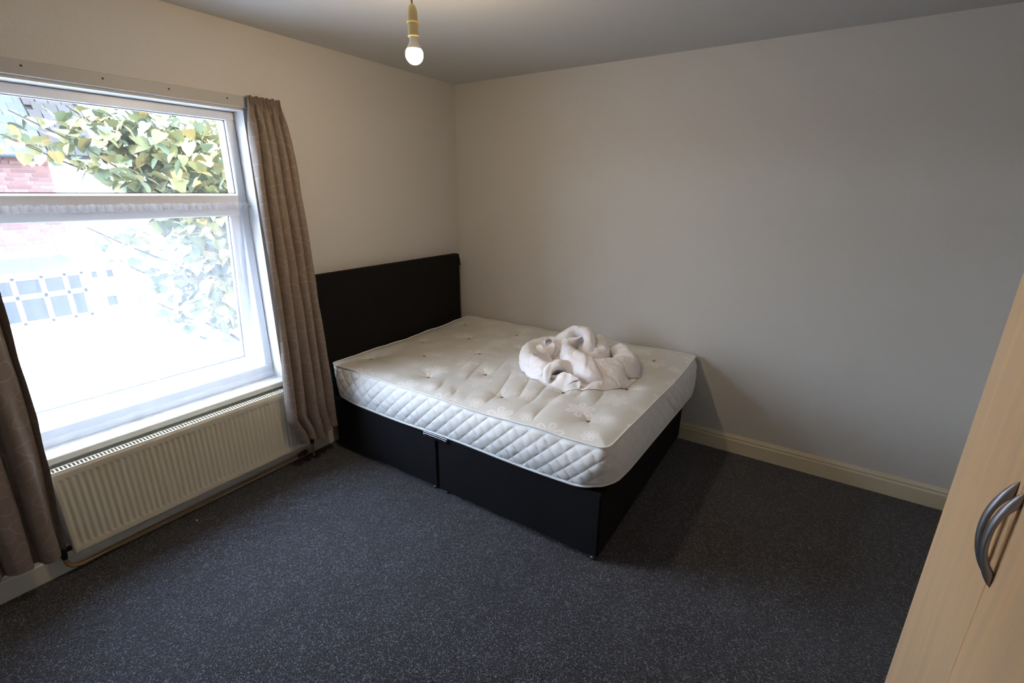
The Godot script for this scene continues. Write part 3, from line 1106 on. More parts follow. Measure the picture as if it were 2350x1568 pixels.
# ------------------------------------------------------------------ radiator
func build_radiator() -> void:
	var z0 := 1.635
	var z1 := 2.795
	var y0 := 0.113
	var y1 := 0.512
	var o := Vector3(0.07, 0, 2.215)
	var cream := mat("radiator_enamel", Color(0.86, 0.83, 0.74), 0.36)
	var r := thing("radiator", "long cream panel radiator with vertical ribs under the window sill", "radiator", o)
	var m := MB.new()
	m.t.origin = -o
	# ribbed front: margins flat, flutes between
	var nu := 620
	var nv := 60
	var pts := PackedVector3Array()
	for j in nv:
		var fy := float(j) / (nv - 1)
		var y := lerpf(y0, y1, fy)
		var ey := minf(y - y0, y1 - y)
		var rib_y := smoothstep(0.036, 0.040, ey)
		for i in nu:
			var z := lerpf(z0, z1, float(i) / (nu - 1))
			var ez := minf(z - z0, z1 - z)
			var ph := fposmod((z - z0 - 0.02) / 0.0245, 1.0)
			var groove := 0.5 - 0.5 * cos(TAU * ph)
			var x := 0.100 - 0.0058 * groove * rib_y * smoothstep(0.012, 0.018, ez)
			var e2 := minf(ey, ez)
			x -= 0.006 * pow(maxf(0.0, 1.0 - e2 / 0.006), 2.0)
			pts.append(Vector3(x, y, z))
	m.grid_pts(pts, PackedVector2Array(), nu, nv, true)
	# edges back to the rear sheet
	m.quad_out(Vector3(0.094, y0, z0), Vector3(0.094, y0, z1), Vector3(0.080, y0, z1), Vector3(0.080, y0, z0), Vector3.DOWN)
	m.quad_out(Vector3(0.094, y0, z0), Vector3(0.094, y1, z0), Vector3(0.080, y1, z0), Vector3(0.080, y0, z0), Vector3.FORWARD)
	m.quad_out(Vector3(0.094, y0, z1), Vector3(0.094, y1, z1), Vector3(0.080, y1, z1), Vector3(0.080, y0, z1), Vector3.BACK)
	m.quad_out(Vector3(0.094, y1, z0), Vector3(0.094, y1, z1), Vector3(0.080, y1, z1), Vector3(0.080, y1, z0), Vector3.UP)
	m.box(Vector3(0.076, y0 + 0.01, z0 + 0.01), Vector3(0.082, y1 - 0.01, z1 - 0.01))
	obj("panel", m.done(), cream, r)
	# convector fins behind
	var fn := MB.new()
	fn.t.origin = -o
	var k := 0
	while z0 + 0.03 + k * 0.034 < z1 - 0.03:
		var zz := z0 + 0.03 + k * 0.034
		fn.box(Vector3(0.046, y0 + 0.03, zz), Vector3(0.076, y1 - 0.03, zz + 0.002))
		k += 1
	fn.box(Vector3(0.044, y0 + 0.03, z0 + 0.03), Vector3(0.046, y1 - 0.03, z1 - 0.03))
	obj("convector_fins", fn.done(), cream, r)
	for z in [z0, z1]:
		var e := MB.new()
		e.t.origin = -o
		var s := 1.0 if z == z0 else -1.0
		e.box(Vector3(0.036, y0 + 0.015, minf(z, z + s * 0.003)), Vector3(0.088, y1 + 0.004, maxf(z, z + s * 0.003)), 0.0008)
		obj("side_panel", e.done(), cream, r)
	# top grille: front and rear rails and cross slats, each slat of its own
	var g := MB.new()
	g.t.origin = -o
	g.box(Vector3(0.089, y1 - 0.004, z0), Vector3(0.0945, y1 + 0.005, z1), 0.0015)
	g.box(Vector3(0.046, y1 - 0.004, z0), Vector3(0.051, y1 + 0.005, z1), 0.0015)
	var gr := obj("top_grille", g.done(), cream, r)
	var slat := MB.new()
	slat.box(Vector3(-0.0192, -0.004, -0.0030), Vector3(0.0192, 0.0, 0.0030), 0.0012)
	var sm := slat.done()
	k = 0
	while z0 + 0.012 + k * 0.0137 < z1 - 0.008:
		var so := obj("slat", sm, cream, gr)
		so.position = Vector3(0.0700, y1 + 0.0045, z0 + 0.012 + k * 0.0137) - o
		k += 1
	for z in [z0 + 0.2, z1 - 0.2]:
		var bk := MB.new()
		bk.t.origin = -o
		bk.box(Vector3(0.002, y0 + 0.05, z - 0.015), Vector3(0.044, y1 - 0.05, z + 0.015), 0.002)
		obj("bracket", bk.done(), cream, r)
	# valves
	var vl := MB.new()
	vl.t.origin = -o
	vl.t = Transform3D(Basis.IDENTITY, -o)
	vl.tube(PackedVector3Array([Vector3(0.062, 0.135, z1 - 0.002), Vector3(0.062, 0.135, z1 + 0.022)]), 0.011, 10)
	vl.tube(PackedVector3Array([Vector3(0.062, 0.095, z1 + 0.030), Vector3(0.062, 0.118, z1 + 0.030), Vector3(0.062, 0.165, z1 + 0.030)]), [0.010, 0.013, 0.012], 12)
	vl.tube(PackedVector3Array([Vector3(0.062, 0.160, z1 + 0.030), Vector3(0.062, 0.164, z1 + 0.030), Vector3(0.062, 0.185, z1 + 0.030)]), [0.012, 0.015, 0.013], 12)
	obj("valve", vl.done(), mats["plastic_black"], r)
	var vr := MB.new()
	vr.t.origin = -o
	vr.tube(PackedVector3Array([Vector3(0.062, 0.135, z0 + 0.002), Vector3(0.062, 0.135, z0 - 0.02)]), 0.010, 10)
	vr.tube(PackedVector3Array([Vector3(0.062, 0.090, z0 - 0.034), Vector3(0.062, 0.112, z0 - 0.034), Vector3(0.062, 0.150, z0 - 0.034)]), [0.012, 0.014, 0.012], 12)
	obj("valve", vr.done(), mats["plastic_black"], r)
	var vc := MB.new()
	vc.t.origin = -o
	vc.tube(PackedVector3Array([Vector3(0.062, 0.151, z0 - 0.034), Vector3(0.062, 0.156, z0 - 0.034), Vector3(0.062, 0.176, z0 - 0.034)]), [0.010, 0.012, 0.010], 12)
	obj("valve_cap", vc.done(), mats["old_plastic"], r)
	# pipes
	var p := thing("heating_pipe", "thin copper heating pipe running along the skirting below the radiator", "pipe", Vector3(0.05, 0, 2.2))
	var po := -Vector3(0.05, 0, 2.2)
	var pm := MB.new()
	pm.t.origin = po
	pm.tube(spline([Vector3(0.062, 0.093, z1 + 0.030), Vector3(0.062, 0.062, z1 + 0.026), Vector3(0.058, 0.034, z1 - 0.005), Vector3(0.045, 0.026, z1 - 0.07), Vector3(0.038, 0.027, z1 - 0.25), Vector3(0.038, 0.030, 2.1), Vector3(0.038, 0.033, 1.66)], 70), 0.0085, 10)
	obj("pipe_run", pm.done(), mats["copper_pipe"], p)
	var jm := MB.new()
	jm.t.origin = po
	jm.tube(PackedVector3Array([Vector3(0.040, 0.033, 1.70), Vector3(0.040, 0.034, 1.675), Vector3(0.040, 0.036, 1.648), Vector3(0.040, 0.040, 1.632)]), [0.0105, 0.014, 0.016, 0.012], 12)
	obj("pipe_joint", jm.done(), mats["joint"], p)
	var q := thing("heating_pipe", "short painted pipe tail dropping from the radiator valve beside the bed", "pipe", Vector3(0.062, 0, z0 - 0.034))
	var qm := MB.new()
	qm.tube(PackedVector3Array([Vector3(0, 0.0, 0), Vector3(0, 0.09, 0)]), 0.0075, 10)
	obj("pipe_tail", qm.done(), mats["copper_pipe"], q)

# ------------------------------------------------------------------ curtains
func drape(zl: Array, zr: Array, xb: Array, folds: float, amp: Array, y_top: float, y_bot: Callable, ph: float, nu: int, nv: int, width: float) -> ArrayMesh:
	var m := MB.new()
	var pts := PackedVector3Array()
	var uvs := PackedVector2Array()
	var nz := fnl(81, 1.0, 2)
	for j in nv:
		var f := float(j) / (nv - 1)
		for i in nu:
			var s := float(i) / (nu - 1)
			var yb: float = y_bot.call(s)
			var y := lerpf(y_top, yb, f)
			var z := lerpf(lut(zl, y), lut(zr, y), s)
			var x := lut(xb, y)
			var a := lut(amp, y)
			var w := s * folds + ph + 0.22 * nz.get_noise_2d(s * 3.0, y * 0.5)
			var wave := sin(TAU * w)
			wave = signf(wave) * pow(absf(wave), 0.85)
			var head := smoothstep(0.13, 0.0, y_top - y)
			var tight := sin(TAU * s * folds * 3.0)
			x += a * wave * (1.0 - 0.75 * head) + 0.008 * tight * head
			z += 0.35 * a * cos(TAU * w) * (1.0 - head) + 0.004 * nz.get_noise_2d(s * 9.0 + 5.0, y * 3.0)
			x += 0.004 * nz.get_noise_2d(s * 5.0, y * 1.2) * (1.0 - head)
			pts.append(Vector3(x, y, z))
			uvs.append(Vector2(s * width, -y))
	m.grid_pts(pts, uvs, nu, nv, false)
	return m.done()

func build_curtains() -> void:
	# right curtain
	var c := thing("curtain", "taupe patterned curtain hanging between the window and the headboard", "curtain", Vector3.ZERO, "pair of taupe curtains")
	var zl := [Vector2(0.15, 1.72), Vector2(0.25, 1.74), Vector2(0.35, 1.785), Vector2(0.53, 1.775), Vector2(0.88, 1.757), Vector2(1.19, 1.745), Vector2(1.51, 1.735), Vector2(1.77, 1.722), Vector2(2.10, 1.692)]
	var zr := [Vector2(0.15, 1.500), Vector2(0.50, 1.498), Vector2(0.85, 1.500), Vector2(1.25, 1.505), Vector2(1.62, 1.510), Vector2(1.91, 1.512), Vector2(2.09, 1.512)]
	var xb := [Vector2(0.13, 0.165), Vector2(0.55, 0.150), Vector2(1.2, 0.115), Vector2(1.8, 0.085), Vector2(2.0, 0.062), Vector2(2.11, 0.045)]
	var am := [Vector2(0.2, 0.044), Vector2(1.4, 0.044), Vector2(1.9, 0.034), Vector2(2.1, 0.012)]
	obj("drape", drape(zl, zr, xb, 4.3, am, 2.105, func(s): return 0.185 + 0.018 * sin(s * 9.0) + 0.02 * s * s, 0.05, 240, 130, 0.95), mats["curtain_cloth"], c)
	var hd := MB.new()
	hd.grid(90, 5, func(u, v): return Vector3(0.0505 + 0.0075 * sin(TAU * u * 10.8), 2.106 - 0.012 * sin(u * 40.0) * 0.3 - 0.035 * v, lerpf(1.694, 1.509, u)))
	obj("heading_tape", hd.done(), mats["curtain_cloth"], c)
	# left curtain, cut by the picture's edge
	var d := thing("curtain", "taupe patterned curtain at the left end of the radiator", "curtain", Vector3.ZERO, "pair of taupe curtains")
	var zl2 := [Vector2(0.15, 3.05), Vector2(1.0, 3.08), Vector2(2.1, 3.08)]
	var zr2 := [Vector2(0.17, 2.812), Vector2(0.36, 2.80), Vector2(0.55, 2.782), Vector2(0.78, 2.772), Vector2(1.14, 2.762), Vector2(1.38, 2.752), Vector2(2.1, 2.73)]
	var xb2 := [Vector2(0.13, 0.140), Vector2(0.55, 0.145), Vector2(1.2, 0.12), Vector2(1.8, 0.085), Vector2(2.0, 0.062), Vector2(2.11, 0.045)]
	obj("drape", drape(zl2, zr2, xb2, 2.6, [Vector2(0.2, 0.030), Vector2(1.4, 0.032), Vector2(2.0, 0.020), Vector2(2.1, 0.010)], 2.105, func(s): return 0.175 + 0.010 * sin(s * 7.0), 0.30, 200, 130, 0.95), mats["curtain_cloth"], d)
	var hd2 := MB.new()
	hd2.grid(90, 5, func(u, v): return Vector3(0.0505 + 0.0075 * sin(TAU * u * 9.0), 2.106 - 0.035 * v, lerpf(3.08, 2.731, u)))
	obj("heading_tape", hd2.done(), mats["curtain_cloth"], d)
	# net curtain on a stretched wire across the lower half
	var n := thing("net_curtain", "sheer white net curtain gathered on a wire across the lower window", "net curtain")
	var nz := fnl(91, 1.0, 2)
	var pts := PackedVector3Array()
	var nu := 420
	var nv := 70
	for j in nv:
		var f := float(j) / (nv - 1)
		for i in nu:
			var s := float(i) / (nu - 1)
			var z := lerpf(WIN_Z0 + 0.012, WIN_Z1 - 0.012, s)
			var ytop := 1.585 + 0.006 * nz.get_noise_2d(s * 60.0, 0.0)
			var ybot := 0.5655 + 0.006 * absf(nz.get_noise_2d(s * 12.0, 7.0))
			var y := lerpf(ytop, ybot, f)
			var fine := smoothstep(0.22, 0.0, f)
			var dense := 0.5 + 0.5 * nz.get_noise_2d(s * 5.0, 3.0)
			var x := -0.062 + 0.0055 * sin(TAU * s * 44.0 + 3.0 * nz.get_noise_2d(s * 11.0, 1.0)) * (0.45 + 0.55 * fine)
			x += (1.0 - fine) * (0.014 * dense * sin(TAU * s * 15.0 + 2.5 * nz.get_noise_2d(s * 6.0, y)) + 0.006 * nz.get_noise_2d(s * 20.0, y * 1.5))
			# the last hand's breadth lies forward on the sill
			var low := smoothstep(0.10, 0.0, y - 0.565)
			x += low * 0.034 * (0.6 + 0.5 * nz.get_noise_2d(s * 8.0, 11.0))
			z += 0.010 * cos(TAU * s * 15.0) * (1.0 - fine) * dense
			# the near end is drawn to the jamb
			pts.append(Vector3(clampf(x, -0.088, 0.03), y, clampf(z, WIN_Z0 + 0.004, WIN_Z1 - 0.004)))
	for band in [["heading", 0, 3, "net_gather"], ["net_panel", 2, 67, "net_cloth"], ["hem", 66, 70, "net_hem"]]:
		var m := MB.new()
		var from: int = band[1]
		var to: int = band[2]
		m.grid_pts(pts.slice(from * nu, to * nu), PackedVector2Array(), nu, to - from)
		obj(band[0], m.done(), mats[band[3]], n)
	var wr := MB.new()
	wr.tube(PackedVector3Array([Vector3(-0.0690, 1.5635, WIN_Z0), Vector3(-0.0690, 1.5625, 2.3), Vector3(-0.0690, 1.5635, WIN_Z1)]), 0.0018, 6)
	obj("curtain_wire", wr.done(), mats["copper_pipe"], n)

# ------------------------------------------------------------------ light
func build_pendant() -> void:
	var b := Vector3(1.2582, 2.121, 1.7327)      # middle of the bulb
	var cream: StandardMaterial3D = mats["old_plastic"]
	var p := thing("pendant_light", "yellowed plastic lampholder hanging on a cord from the ceiling", "pendant light", Vector3(b.x, ROOM_H, b.z))
	var cd := MB.new()
	cd.tube(spline([Vector3(0, -0.012, 0), Vector3(-0.002, -0.09, 0.0), Vector3(0, -0.172, 0)], 14), 0.0032, 8)
	obj("cord", cd.done(), mats["flex"], p)
	var rs := MB.new()
	rs.lathe([Vector2(0.0, -0.030), Vector2(0.010, -0.030), Vector2(0.022, -0.024), Vector2(0.040, -0.016), Vector2(0.042, 0.0)], Vector3.ZERO, 28)
	obj("ceiling_rose", rs.done(), cream, p)
	var y := b.y - ROOM_H
	var cap := MB.new()
	cap.lathe([Vector2(0.0175, 0.103), Vector2(0.0178, 0.122), Vector2(0.0165, 0.138), Vector2(0.012, 0.151), Vector2(0.006, 0.157), Vector2(0.0034, 0.158)], Vector3(0, y, 0), 24)
	obj("lampholder_cap", cap.done(), cream, p)
	var ring := MB.new()
	ring.lathe([Vector2(0.0165, 0.099), Vector2(0.0215, 0.099), Vector2(0.0220, 0.1015), Vector2(0.0215, 0.104), Vector2(0.0165, 0.104)], Vector3(0, y, 0), 28)
	obj("shade_ring", ring.done(), cream, p)
	var body := MB.new()
	body.lathe([Vector2(0.0155, 0.056), Vector2(0.0195, 0.056), Vector2(0.0198, 0.060), Vector2(0.0182, 0.063), Vector2(0.0182, 0.100), Vector2(0.010, 0.100)], Vector3(0, y, 0), 24)
	obj("lampholder_skirt", body.done(), cream, p)
	var l := thing("light_bulb", "glowing round light bulb fitted in the hanging lampholder", "light bulb", b)
	var nk := MB.new()
	nk.lathe([Vector2(0.0270, 0.016), Vector2(0.0235, 0.026), Vector2(0.0180, 0.034), Vector2(0.0150, 0.044), Vector2(0.0140, 0.060), Vector2(0.0120, 0.085), Vector2(0.0, 0.086)], Vector3.ZERO, 24)
	obj("bulb_neck", nk.done(), mats["white_plastic"], l)
	var gm := mat("bulb_glow", Color(1, 0.93, 0.8), 0.4)
	gm.emission_enabled = true
	gm.emission = Color(1.0, 0.86, 0.62)
	gm.emission_energy_multiplier = 30.0
	var gb := MB.new()
	var prof := []
	for k in 21:
		var a := -PI / 2 + (PI / 2 + 0.55) * k / 20
		prof.append(Vector2(cos(a) * 0.0318, sin(a) * 0.0318))
	gb.lathe(prof, Vector3.ZERO, 28)
	obj("bulb_globe", gb.done(), gm, l)
	var om := OmniLight3D.new()
	om.name = "bulb_light"
	om.light_color = Color(1.0, 0.88, 0.70)
	om.light_energy = 0.25
	om.light_size = 0.03
	om.omni_range = 12.0
	om.omni_attenuation = 2.0
	om.shadow_enabled = true
	l.add_child(om)

# ------------------------------------------------------------------ small things
func build_small_things() -> void:
	var m := MB.new()
	m.grid(6, 6, func(u, v): return Vector3((u - 0.5) * 0.010, 0.0015 + 0.0022 * sin(u * 5.0 + v * 3.0) * sin(v * 4.0) + 0.0012, (v - 0.5) * 0.007), true)
	m.grid(6, 6, func(u, v): return Vector3((u - 0.5) * 0.010, 0.0002, (v - 0.5) * 0.007), false)
	var s := obj("paper_scrap", m.done(), mats["white_plastic"])
	s.position = Vector3(0.122, 0.0, 2.333)
	tag(s, "tiny white scrap lying on the carpet in front of the radiator", "scrap")

# ------------------------------------------------------------------ outside
func build_street() -> void:
	var asphalt := mat("asphalt", Color(0.62, 0.62, 0.62), 0.9)
	struct("street", box_mesh(Vector3(-60, STREET_Y - 0.3, -60), Vector3(-WALL_T - 0.01, STREET_Y, 60)), asphalt, "pale street surface outside the window")
	build_house()
	build_neighbour()
	build_car()
	build_tree()

const FX := -10.5     # facade of the houses opposite

func roof_point(d: float, z: float, x_eave: float, y_eave: float) -> Vector3:
	return Vector3(x_eave - d * cos(deg_to_rad(50.0)), y_eave + d * sin(deg_to_rad(50.0)), z)

func build_house() -> void:
	var h := thing("terraced_house", "red brick house with a slate roof across the street", "house", Vector3(FX, STREET_Y, 1.5))
	var o := -Vector3(FX, STREET_Y, 1.5)
	var mortar := mat("mortar", Color(0.44, 0.39, 0.37), 0.95)
	var zr := -0.06
	var zl := 3.2
	var wm := MB.new()
	wm.t.origin = o
	wm.box(Vector3(FX - 5.0, STREET_Y, zr), Vector3(FX, 2.24, zl))
	var wall := obj("wall", wm.done(), mortar, h)
	var reds := []
	for k in 4:
		reds.append(mat("brick_%s" % ["light", "warm", "deep", "dark"][k], [Color(0.40, 0.28, 0.26), Color(0.38, 0.26, 0.24), Color(0.355, 0.235, 0.22), Color(0.31, 0.205, 0.195)][k], 0.9))
	var st := box_mesh(Vector3(-0.01, 0, 0), Vector3(0.012, 0.064, 0.214), 0.003)
	var hd := box_mesh(Vector3(-0.01, 0, 0), Vector3(0.012, 0.064, 0.102), 0.003)
	# courses in Flemish bond: each brick of its own where the photograph looks, the rest joined
	var rest := [MB.new(), MB.new(), MB.new(), MB.new()]
	var row := 0
	var y := 0.43
	var count := 0
	while y < 2.20:
		var z := zr
		var k := row % 2
		var proud := 0.022 if y > 2.03 else 0.0
		if k == 1:
			z -= 0.05
		while z < zl - 0.1:
			var lng := k % 2 == 0
			var wdt := 0.214 if lng else 0.102
			var zz := maxf(z, zr)
			var pick := rng.randi() % 4
			if y > 2.03: pick = 2 + rng.randi() % 2
			if z < 0.92 and count < 290 and z >= zr - 0.001:
				var b := obj("brick", st if lng else hd, reds[pick], wall)
				b.position = Vector3(FX + proud, y, z) + o
				count += 1
			else:
				rest[pick].box(Vector3(FX - 0.01, y, zz), Vector3(FX + 0.012 + proud, y + 0.064, z + wdt))
			z += wdt + 0.011
			k += 1
		y += 0.075
		row += 1
	for k in 4:
		rest[k].t.origin = Vector3.ZERO
		var r := obj("brickwork", rest[k].done(), reds[k], wall)
		r.position = o
		r.set_meta("kind", "stuff")
	# roof: sheet, slates, gutter
	var ey := 2.27
	var ex := FX + 0.12
	var rm := MB.new()
	rm.t.origin = o
	var a := roof_point(0, zr - 0.02, ex, ey)
	var b := roof_point(0, zl, ex, ey)
	var c := roof_point(4.6, zl, ex, ey)
	var d := roof_point(4.6, zr - 0.02, ex, ey)
	var thick := Vector3(-0.05, -0.05, 0)
	rm.quad_out(a, b, c, d, Vector3(1, 1, 0))
	rm.quad_out(a + thick, b + thick, c + thick, d + thick, Vector3(-1, -1, 0))
	rm.quad_out(a, b, b + thick, a + thick, Vector3(1, 0, 0))
	rm.quad_out(a, d, d + thick, a + thick, Vector3(0, 0, -1))
	rm.quad_out(b, c, c + thick, b + thick, Vector3(0, 0, 1))
	var roof := obj("roof", rm.done(), mat("roof_felt", Color(0.175, 0.18, 0.195), 0.9), h)
	var slates := []
	for k in 4:
		slates.append(mat("slate_%s" % ["pale", "blue", "grey", "dull"][k], [Color(0.215, 0.225, 0.245), Color(0.185, 0.20, 0.23), Color(0.20, 0.205, 0.22), Color(0.17, 0.18, 0.20)][k], 0.8))
	var tilt := Basis(Vector3.BACK, deg_to_rad(130.0))
	var slm := box_mesh(Vector3(-0.02, -0.008, -0.1188), Vector3(0.24, 0.0, 0.1188), 0.002)
	var slh := box_mesh(Vector3(-0.02, -0.008, -0.058), Vector3(0.24, 0.0, 0.058), 0.002)
	var rr := 0
	while rr < 20:
		var z := zr + 0.10 - (0.12 if rr % 2 else 0.0)
		while z < 1.9:
			if z > zr - 0.03:
				var half := z < zr + 0.05
				if half:
					z += 0.06
				var s := obj("slate", slh if half else slm, slates[rng.randi() % 4], roof)
				s.transform = Transform3D(tilt * Basis(Vector3.BACK, deg_to_rad(-2.0)), roof_point(rr * 0.165 + 0.0, z + rng.randf_range(-0.003, 0.003), ex, ey) + Vector3(0.014, 0.012, 0) + o)
			z += 0.18 if z < zr + 0.055 else 0.24
		rr += 1
	var gu := MB.new()
	gu.t.origin = o
	gu.tube(PackedVector3Array([Vector3(ex + 0.05, ey - 0.03, zr + 0.01), Vector3(ex + 0.05, ey - 0.03, zl)]), 0.055, 10)
	obj("gutter", gu.done(), mat("gutter_paint", Color(0.16, 0.18, 0.21), 0.5), h)
	# bay window on the ground floor
	var white := mat("house_white", Color(0.88, 0.89, 0.90), 0.6)
	var lead := mat("bay_lead", Color(0.17, 0.18, 0.20), 0.8)
	var bx := FX + 0.70
	var bay := MB.new()
	bay.t.origin = o
	bay.box(Vector3(FX, STREET_Y, 0.02), Vector3(bx, -0.85, 1.75))
	bay.box(Vector3(FX, 0.07, -0.02), Vector3(bx + 0.10, 0.155, 1.80), 0.02)
	bay.box(Vector3(FX, 0.34, 0.25), Vector3(FX + 0.10, 0.40, 1.45), 0.01)
	for z in [0.02, 0.28, 0.62, 1.02, 1.40, 1.69]:
		bay.box(Vector3(bx - 0.08, -0.85, z), Vector3(bx, 0.07, z + 0.07), 0.008)
	bay.box(Vector3(bx - 0.08, -0.36, 0.02), Vector3(bx, -0.27, 1.75), 0.008)
	bay.box(Vector3(bx - 0.08, -0.85, 0.02), Vector3(bx, -0.78, 1.75), 0.008)
	bay.box(Vector3(bx - 0.08, 0.0, 0.02), Vector3(bx, 0.07, 1.75), 0.008)
	bay.box(Vector3(FX, -0.85, 0.02), Vector3(FX + 0.06, 0.07, 0.09))
	var bo := obj("bay_window", bay.done(), white, h)
	var bp := MB.new()
	bp.t.origin = o
	bp.quad_out(Vector3(bx + 0.10, 0.155, -0.02), Vector3(bx + 0.10, 0.155, 1.80), Vector3(FX, 0.36, 1.60), Vector3(FX, 0.36, 0.12), Vector3(1, 1, 0))
	bp.tri(Vector3(bx + 0.10, 0.155, -0.02), Vector3(FX, 0.36, 0.12), Vector3(FX, 0.155, -0.02))
	obj("bay_roof", bp.done(), lead, bo)
	var cols := [0.09, 0.35, 0.69, 1.09, 1.47]
	var cole := [0.28, 0.62, 1.02, 1.40, 1.69]
	for k in 5:
		for q in [[-0.78, -0.36], [-0.27, 0.0]]:
			var pm := MB.new()
			pm.t.origin = o
			pm.box(Vector3(bx - 0.05, q[0], cols[k]), Vector3(bx - 0.04, q[1], cole[k]))
			obj("pane", pm.done(), mats["house_glass"], bo)

func build_neighbour() -> void:
	var h := thing("rendered_house", "white rendered house with a rough tiled roof beside the brick house", "house", Vector3(FX, STREET_Y, -1.2))
	var o := -Vector3(FX, STREET_Y, -1.2)
	var white: StandardMaterial3D = mats["house_white"]
	var za := -0.065
	var zb := -2.1
	var w := MB.new()
	w.t.origin = o
	w.box(Vector3(FX - 5.0, STREET_Y, zb), Vector3(FX - 0.005, 2.24, za))
	obj("wall", w.done(), white, h)
	var ey := 2.27
	var ex := FX + 0.10
	var rz := -0.82
	var rm := MB.new()
	rm.t.origin = o
	var a := roof_point(0, za - 0.02, ex, ey)
	var b := roof_point(0, rz, ex, ey)
	var c := roof_point(2.3, rz - 0.3, ex, ey)
	var d := roof_point(2.9, za - 0.02, ex, ey)
	rm.quad_out(a, b, c, d, Vector3(1, 1, 0))
	var t := Vector3(-0.05, -0.05, 0)
	rm.quad_out(a, b, b + t, a + t, Vector3(1, 0, 0))
	rm.quad_out(b, c, c + t, b + t, Vector3(0, 0, -1))
	var roof := obj("roof", rm.done(), mat("tile_bed", Color(0.14, 0.125, 0.12), 0.95), h)
	var tl := []
	for k in 3:
		tl.append(mat("roof_tile_%s" % ["grey", "brown", "mossy"][k], [Color(0.20, 0.185, 0.18), Color(0.185, 0.16, 0.152), Color(0.175, 0.165, 0.145)][k], 0.95))
	var tm := box_mesh(Vector3(-0.02, -0.022, -0.095), Vector3(0.26, 0.0, 0.095), 0.006)
	var tilt := Basis(Vector3.BACK, deg_to_rad(130.0))
	for r in 14:
		var z := za - 0.13 - (0.10 if r % 2 else 0.0)
		while z > rz - 0.12 * r * 0.17:
			var s := obj("roof_tile", tm, tl[rng.randi() % 3], roof)
			s.transform = Transform3D(tilt * Basis(Vector3.BACK, deg_to_rad(-4.0 + rng.randf_range(-1.5, 1.0))) * Basis(Vector3.UP, rng.randf_range(-0.03, 0.03)), roof_point(r * 0.205, z, ex, ey) + Vector3(0.028, 0.024, 0) + o)
			z -= 0.20
	for p in [[-0.38, -0.20, 0.12], [-0.66, -0.22, 0.14], [-0.62, -0.85, 0.2]]:
		var f := MB.new()
		f.t.origin = o
		frame_rect(f, FX, FX + 0.03, p[1], p[1] + p[2] + 0.04, p[0], p[0] + p[2], 0.012, 0.003)
		var fo := obj("window", f.done(), white, h)
		var g := MB.new()
		g.t.origin = o
		g.box(Vector3(FX - 0.004, p[1] + 0.012, p[0] + 0.012), Vector3(FX + 0.006, p[1] + p[2] + 0.028, p[0] + p[2] - 0.012))
		obj("pane", g.done(), mats["house_glass"], fo)

func build_car() -> void:
	var o := Vector3(-9.25, STREET_Y, -2.9)
	var c := thing("parked_car", "white car parked across the street behind the tree", "car", o)
	var paint := mat("car_paint", Color(0.9, 0.9, 0.9), 0.3)
	# side profile (z, y), extruded across x with tucked shoulders
	var low := [Vector2(-2.05, 0.25), Vector2(-2.1, 0.55), Vector2(-2.0, 0.80), Vector2(-1.1, 0.92), Vector2(-0.55, 0.94), Vector2(1.55, 0.96), Vector2(2.0, 0.90), Vector2(2.08, 0.55), Vector2(2.02, 0.25)]
	var top := [Vector2(-1.05, 0.92), Vector2(-0.35, 1.38), Vector2(0.2, 1.45), Vector2(1.1, 1.43), Vector2(1.75, 0.95)]
	var b := MB.new()
	for prof in [[low, 0.84, 0.80], [top, 0.74, 0.60]]:
		var p: Array = prof[0]
		for k in p.size() - 1:
			var u: Vector2 = p[k]
			var v: Vector2 = p[k + 1]
			var wu: float = prof[1] if prof[0] == low else lerpf(0.78, 0.60, (u.y - 0.92) / 0.5)
			var wv: float = prof[1] if prof[0] == low else lerpf(0.78, 0.60, (v.y - 0.92) / 0.5)
			b.quad_out(Vector3(-wu, u.y, u.x), Vector3(wu, u.y, u.x), Vector3(wv, v.y, v.x), Vector3(-wv, v.y, v.x), Vector3(0, 1, 0.01) if u.y > 0.5 else Vector3(0, 0.1, signf(u.x)))
			for s in [-1.0, 1.0]:
				b.quad_out(Vector3(s * wu, u.y, u.x), Vector3(s * wv, v.y, v.x), Vector3(s * (wv + 0.02), minf(v.y, 0.9 if prof[0] == top else 0.25), v.x), Vector3(s * (wu + 0.02), minf(u.y, 0.9 if prof[0] == top else 0.25), u.x), Vector3(s, 0.1, 0))
	obj("body", b.done(), paint, c)
	for s in [-1.0, 1.0]:
		var w := MB.new()
		w.quad_out(Vector3(s * 0.775, 0.97, -0.80), Vector3(s * 0.775, 0.97, 1.5), Vector3(s * 0.645, 1.36, 1.1), Vector3(s * 0.645, 1.36, -0.25), Vector3(s, 0.3, 0))
		obj("side_window", w.done(), mats["house_glass"], c)
		for z in [-1.35, 1.3]:
			var wh := MB.new()
			wh.t = Transform3D(Basis(Vector3.BACK, PI / 2), Vector3(s * 0.72, 0.31, z))
			wh.lathe([Vector2(0.0, -0.1), Vector2(0.29, -0.1), Vector2(0.31, -0.07), Vector2(0.31, 0.07), Vector2(0.29, 0.1), Vector2(0.0, 0.1)], Vector3.ZERO, 20)
			obj("wheel", wh.done(), mats["plastic_black"], c)
	var ws := MB.new()
	ws.quad_out(Vector3(-0.66, 0.97, 1.745), Vector3(0.66, 0.97, 1.745), Vector3(0.56, 1.38, 1.20), Vector3(-0.56, 1.38, 1.20), Vector3(0, 1, 1))
	obj("windscreen", ws.done(), mats["house_glass"], c)

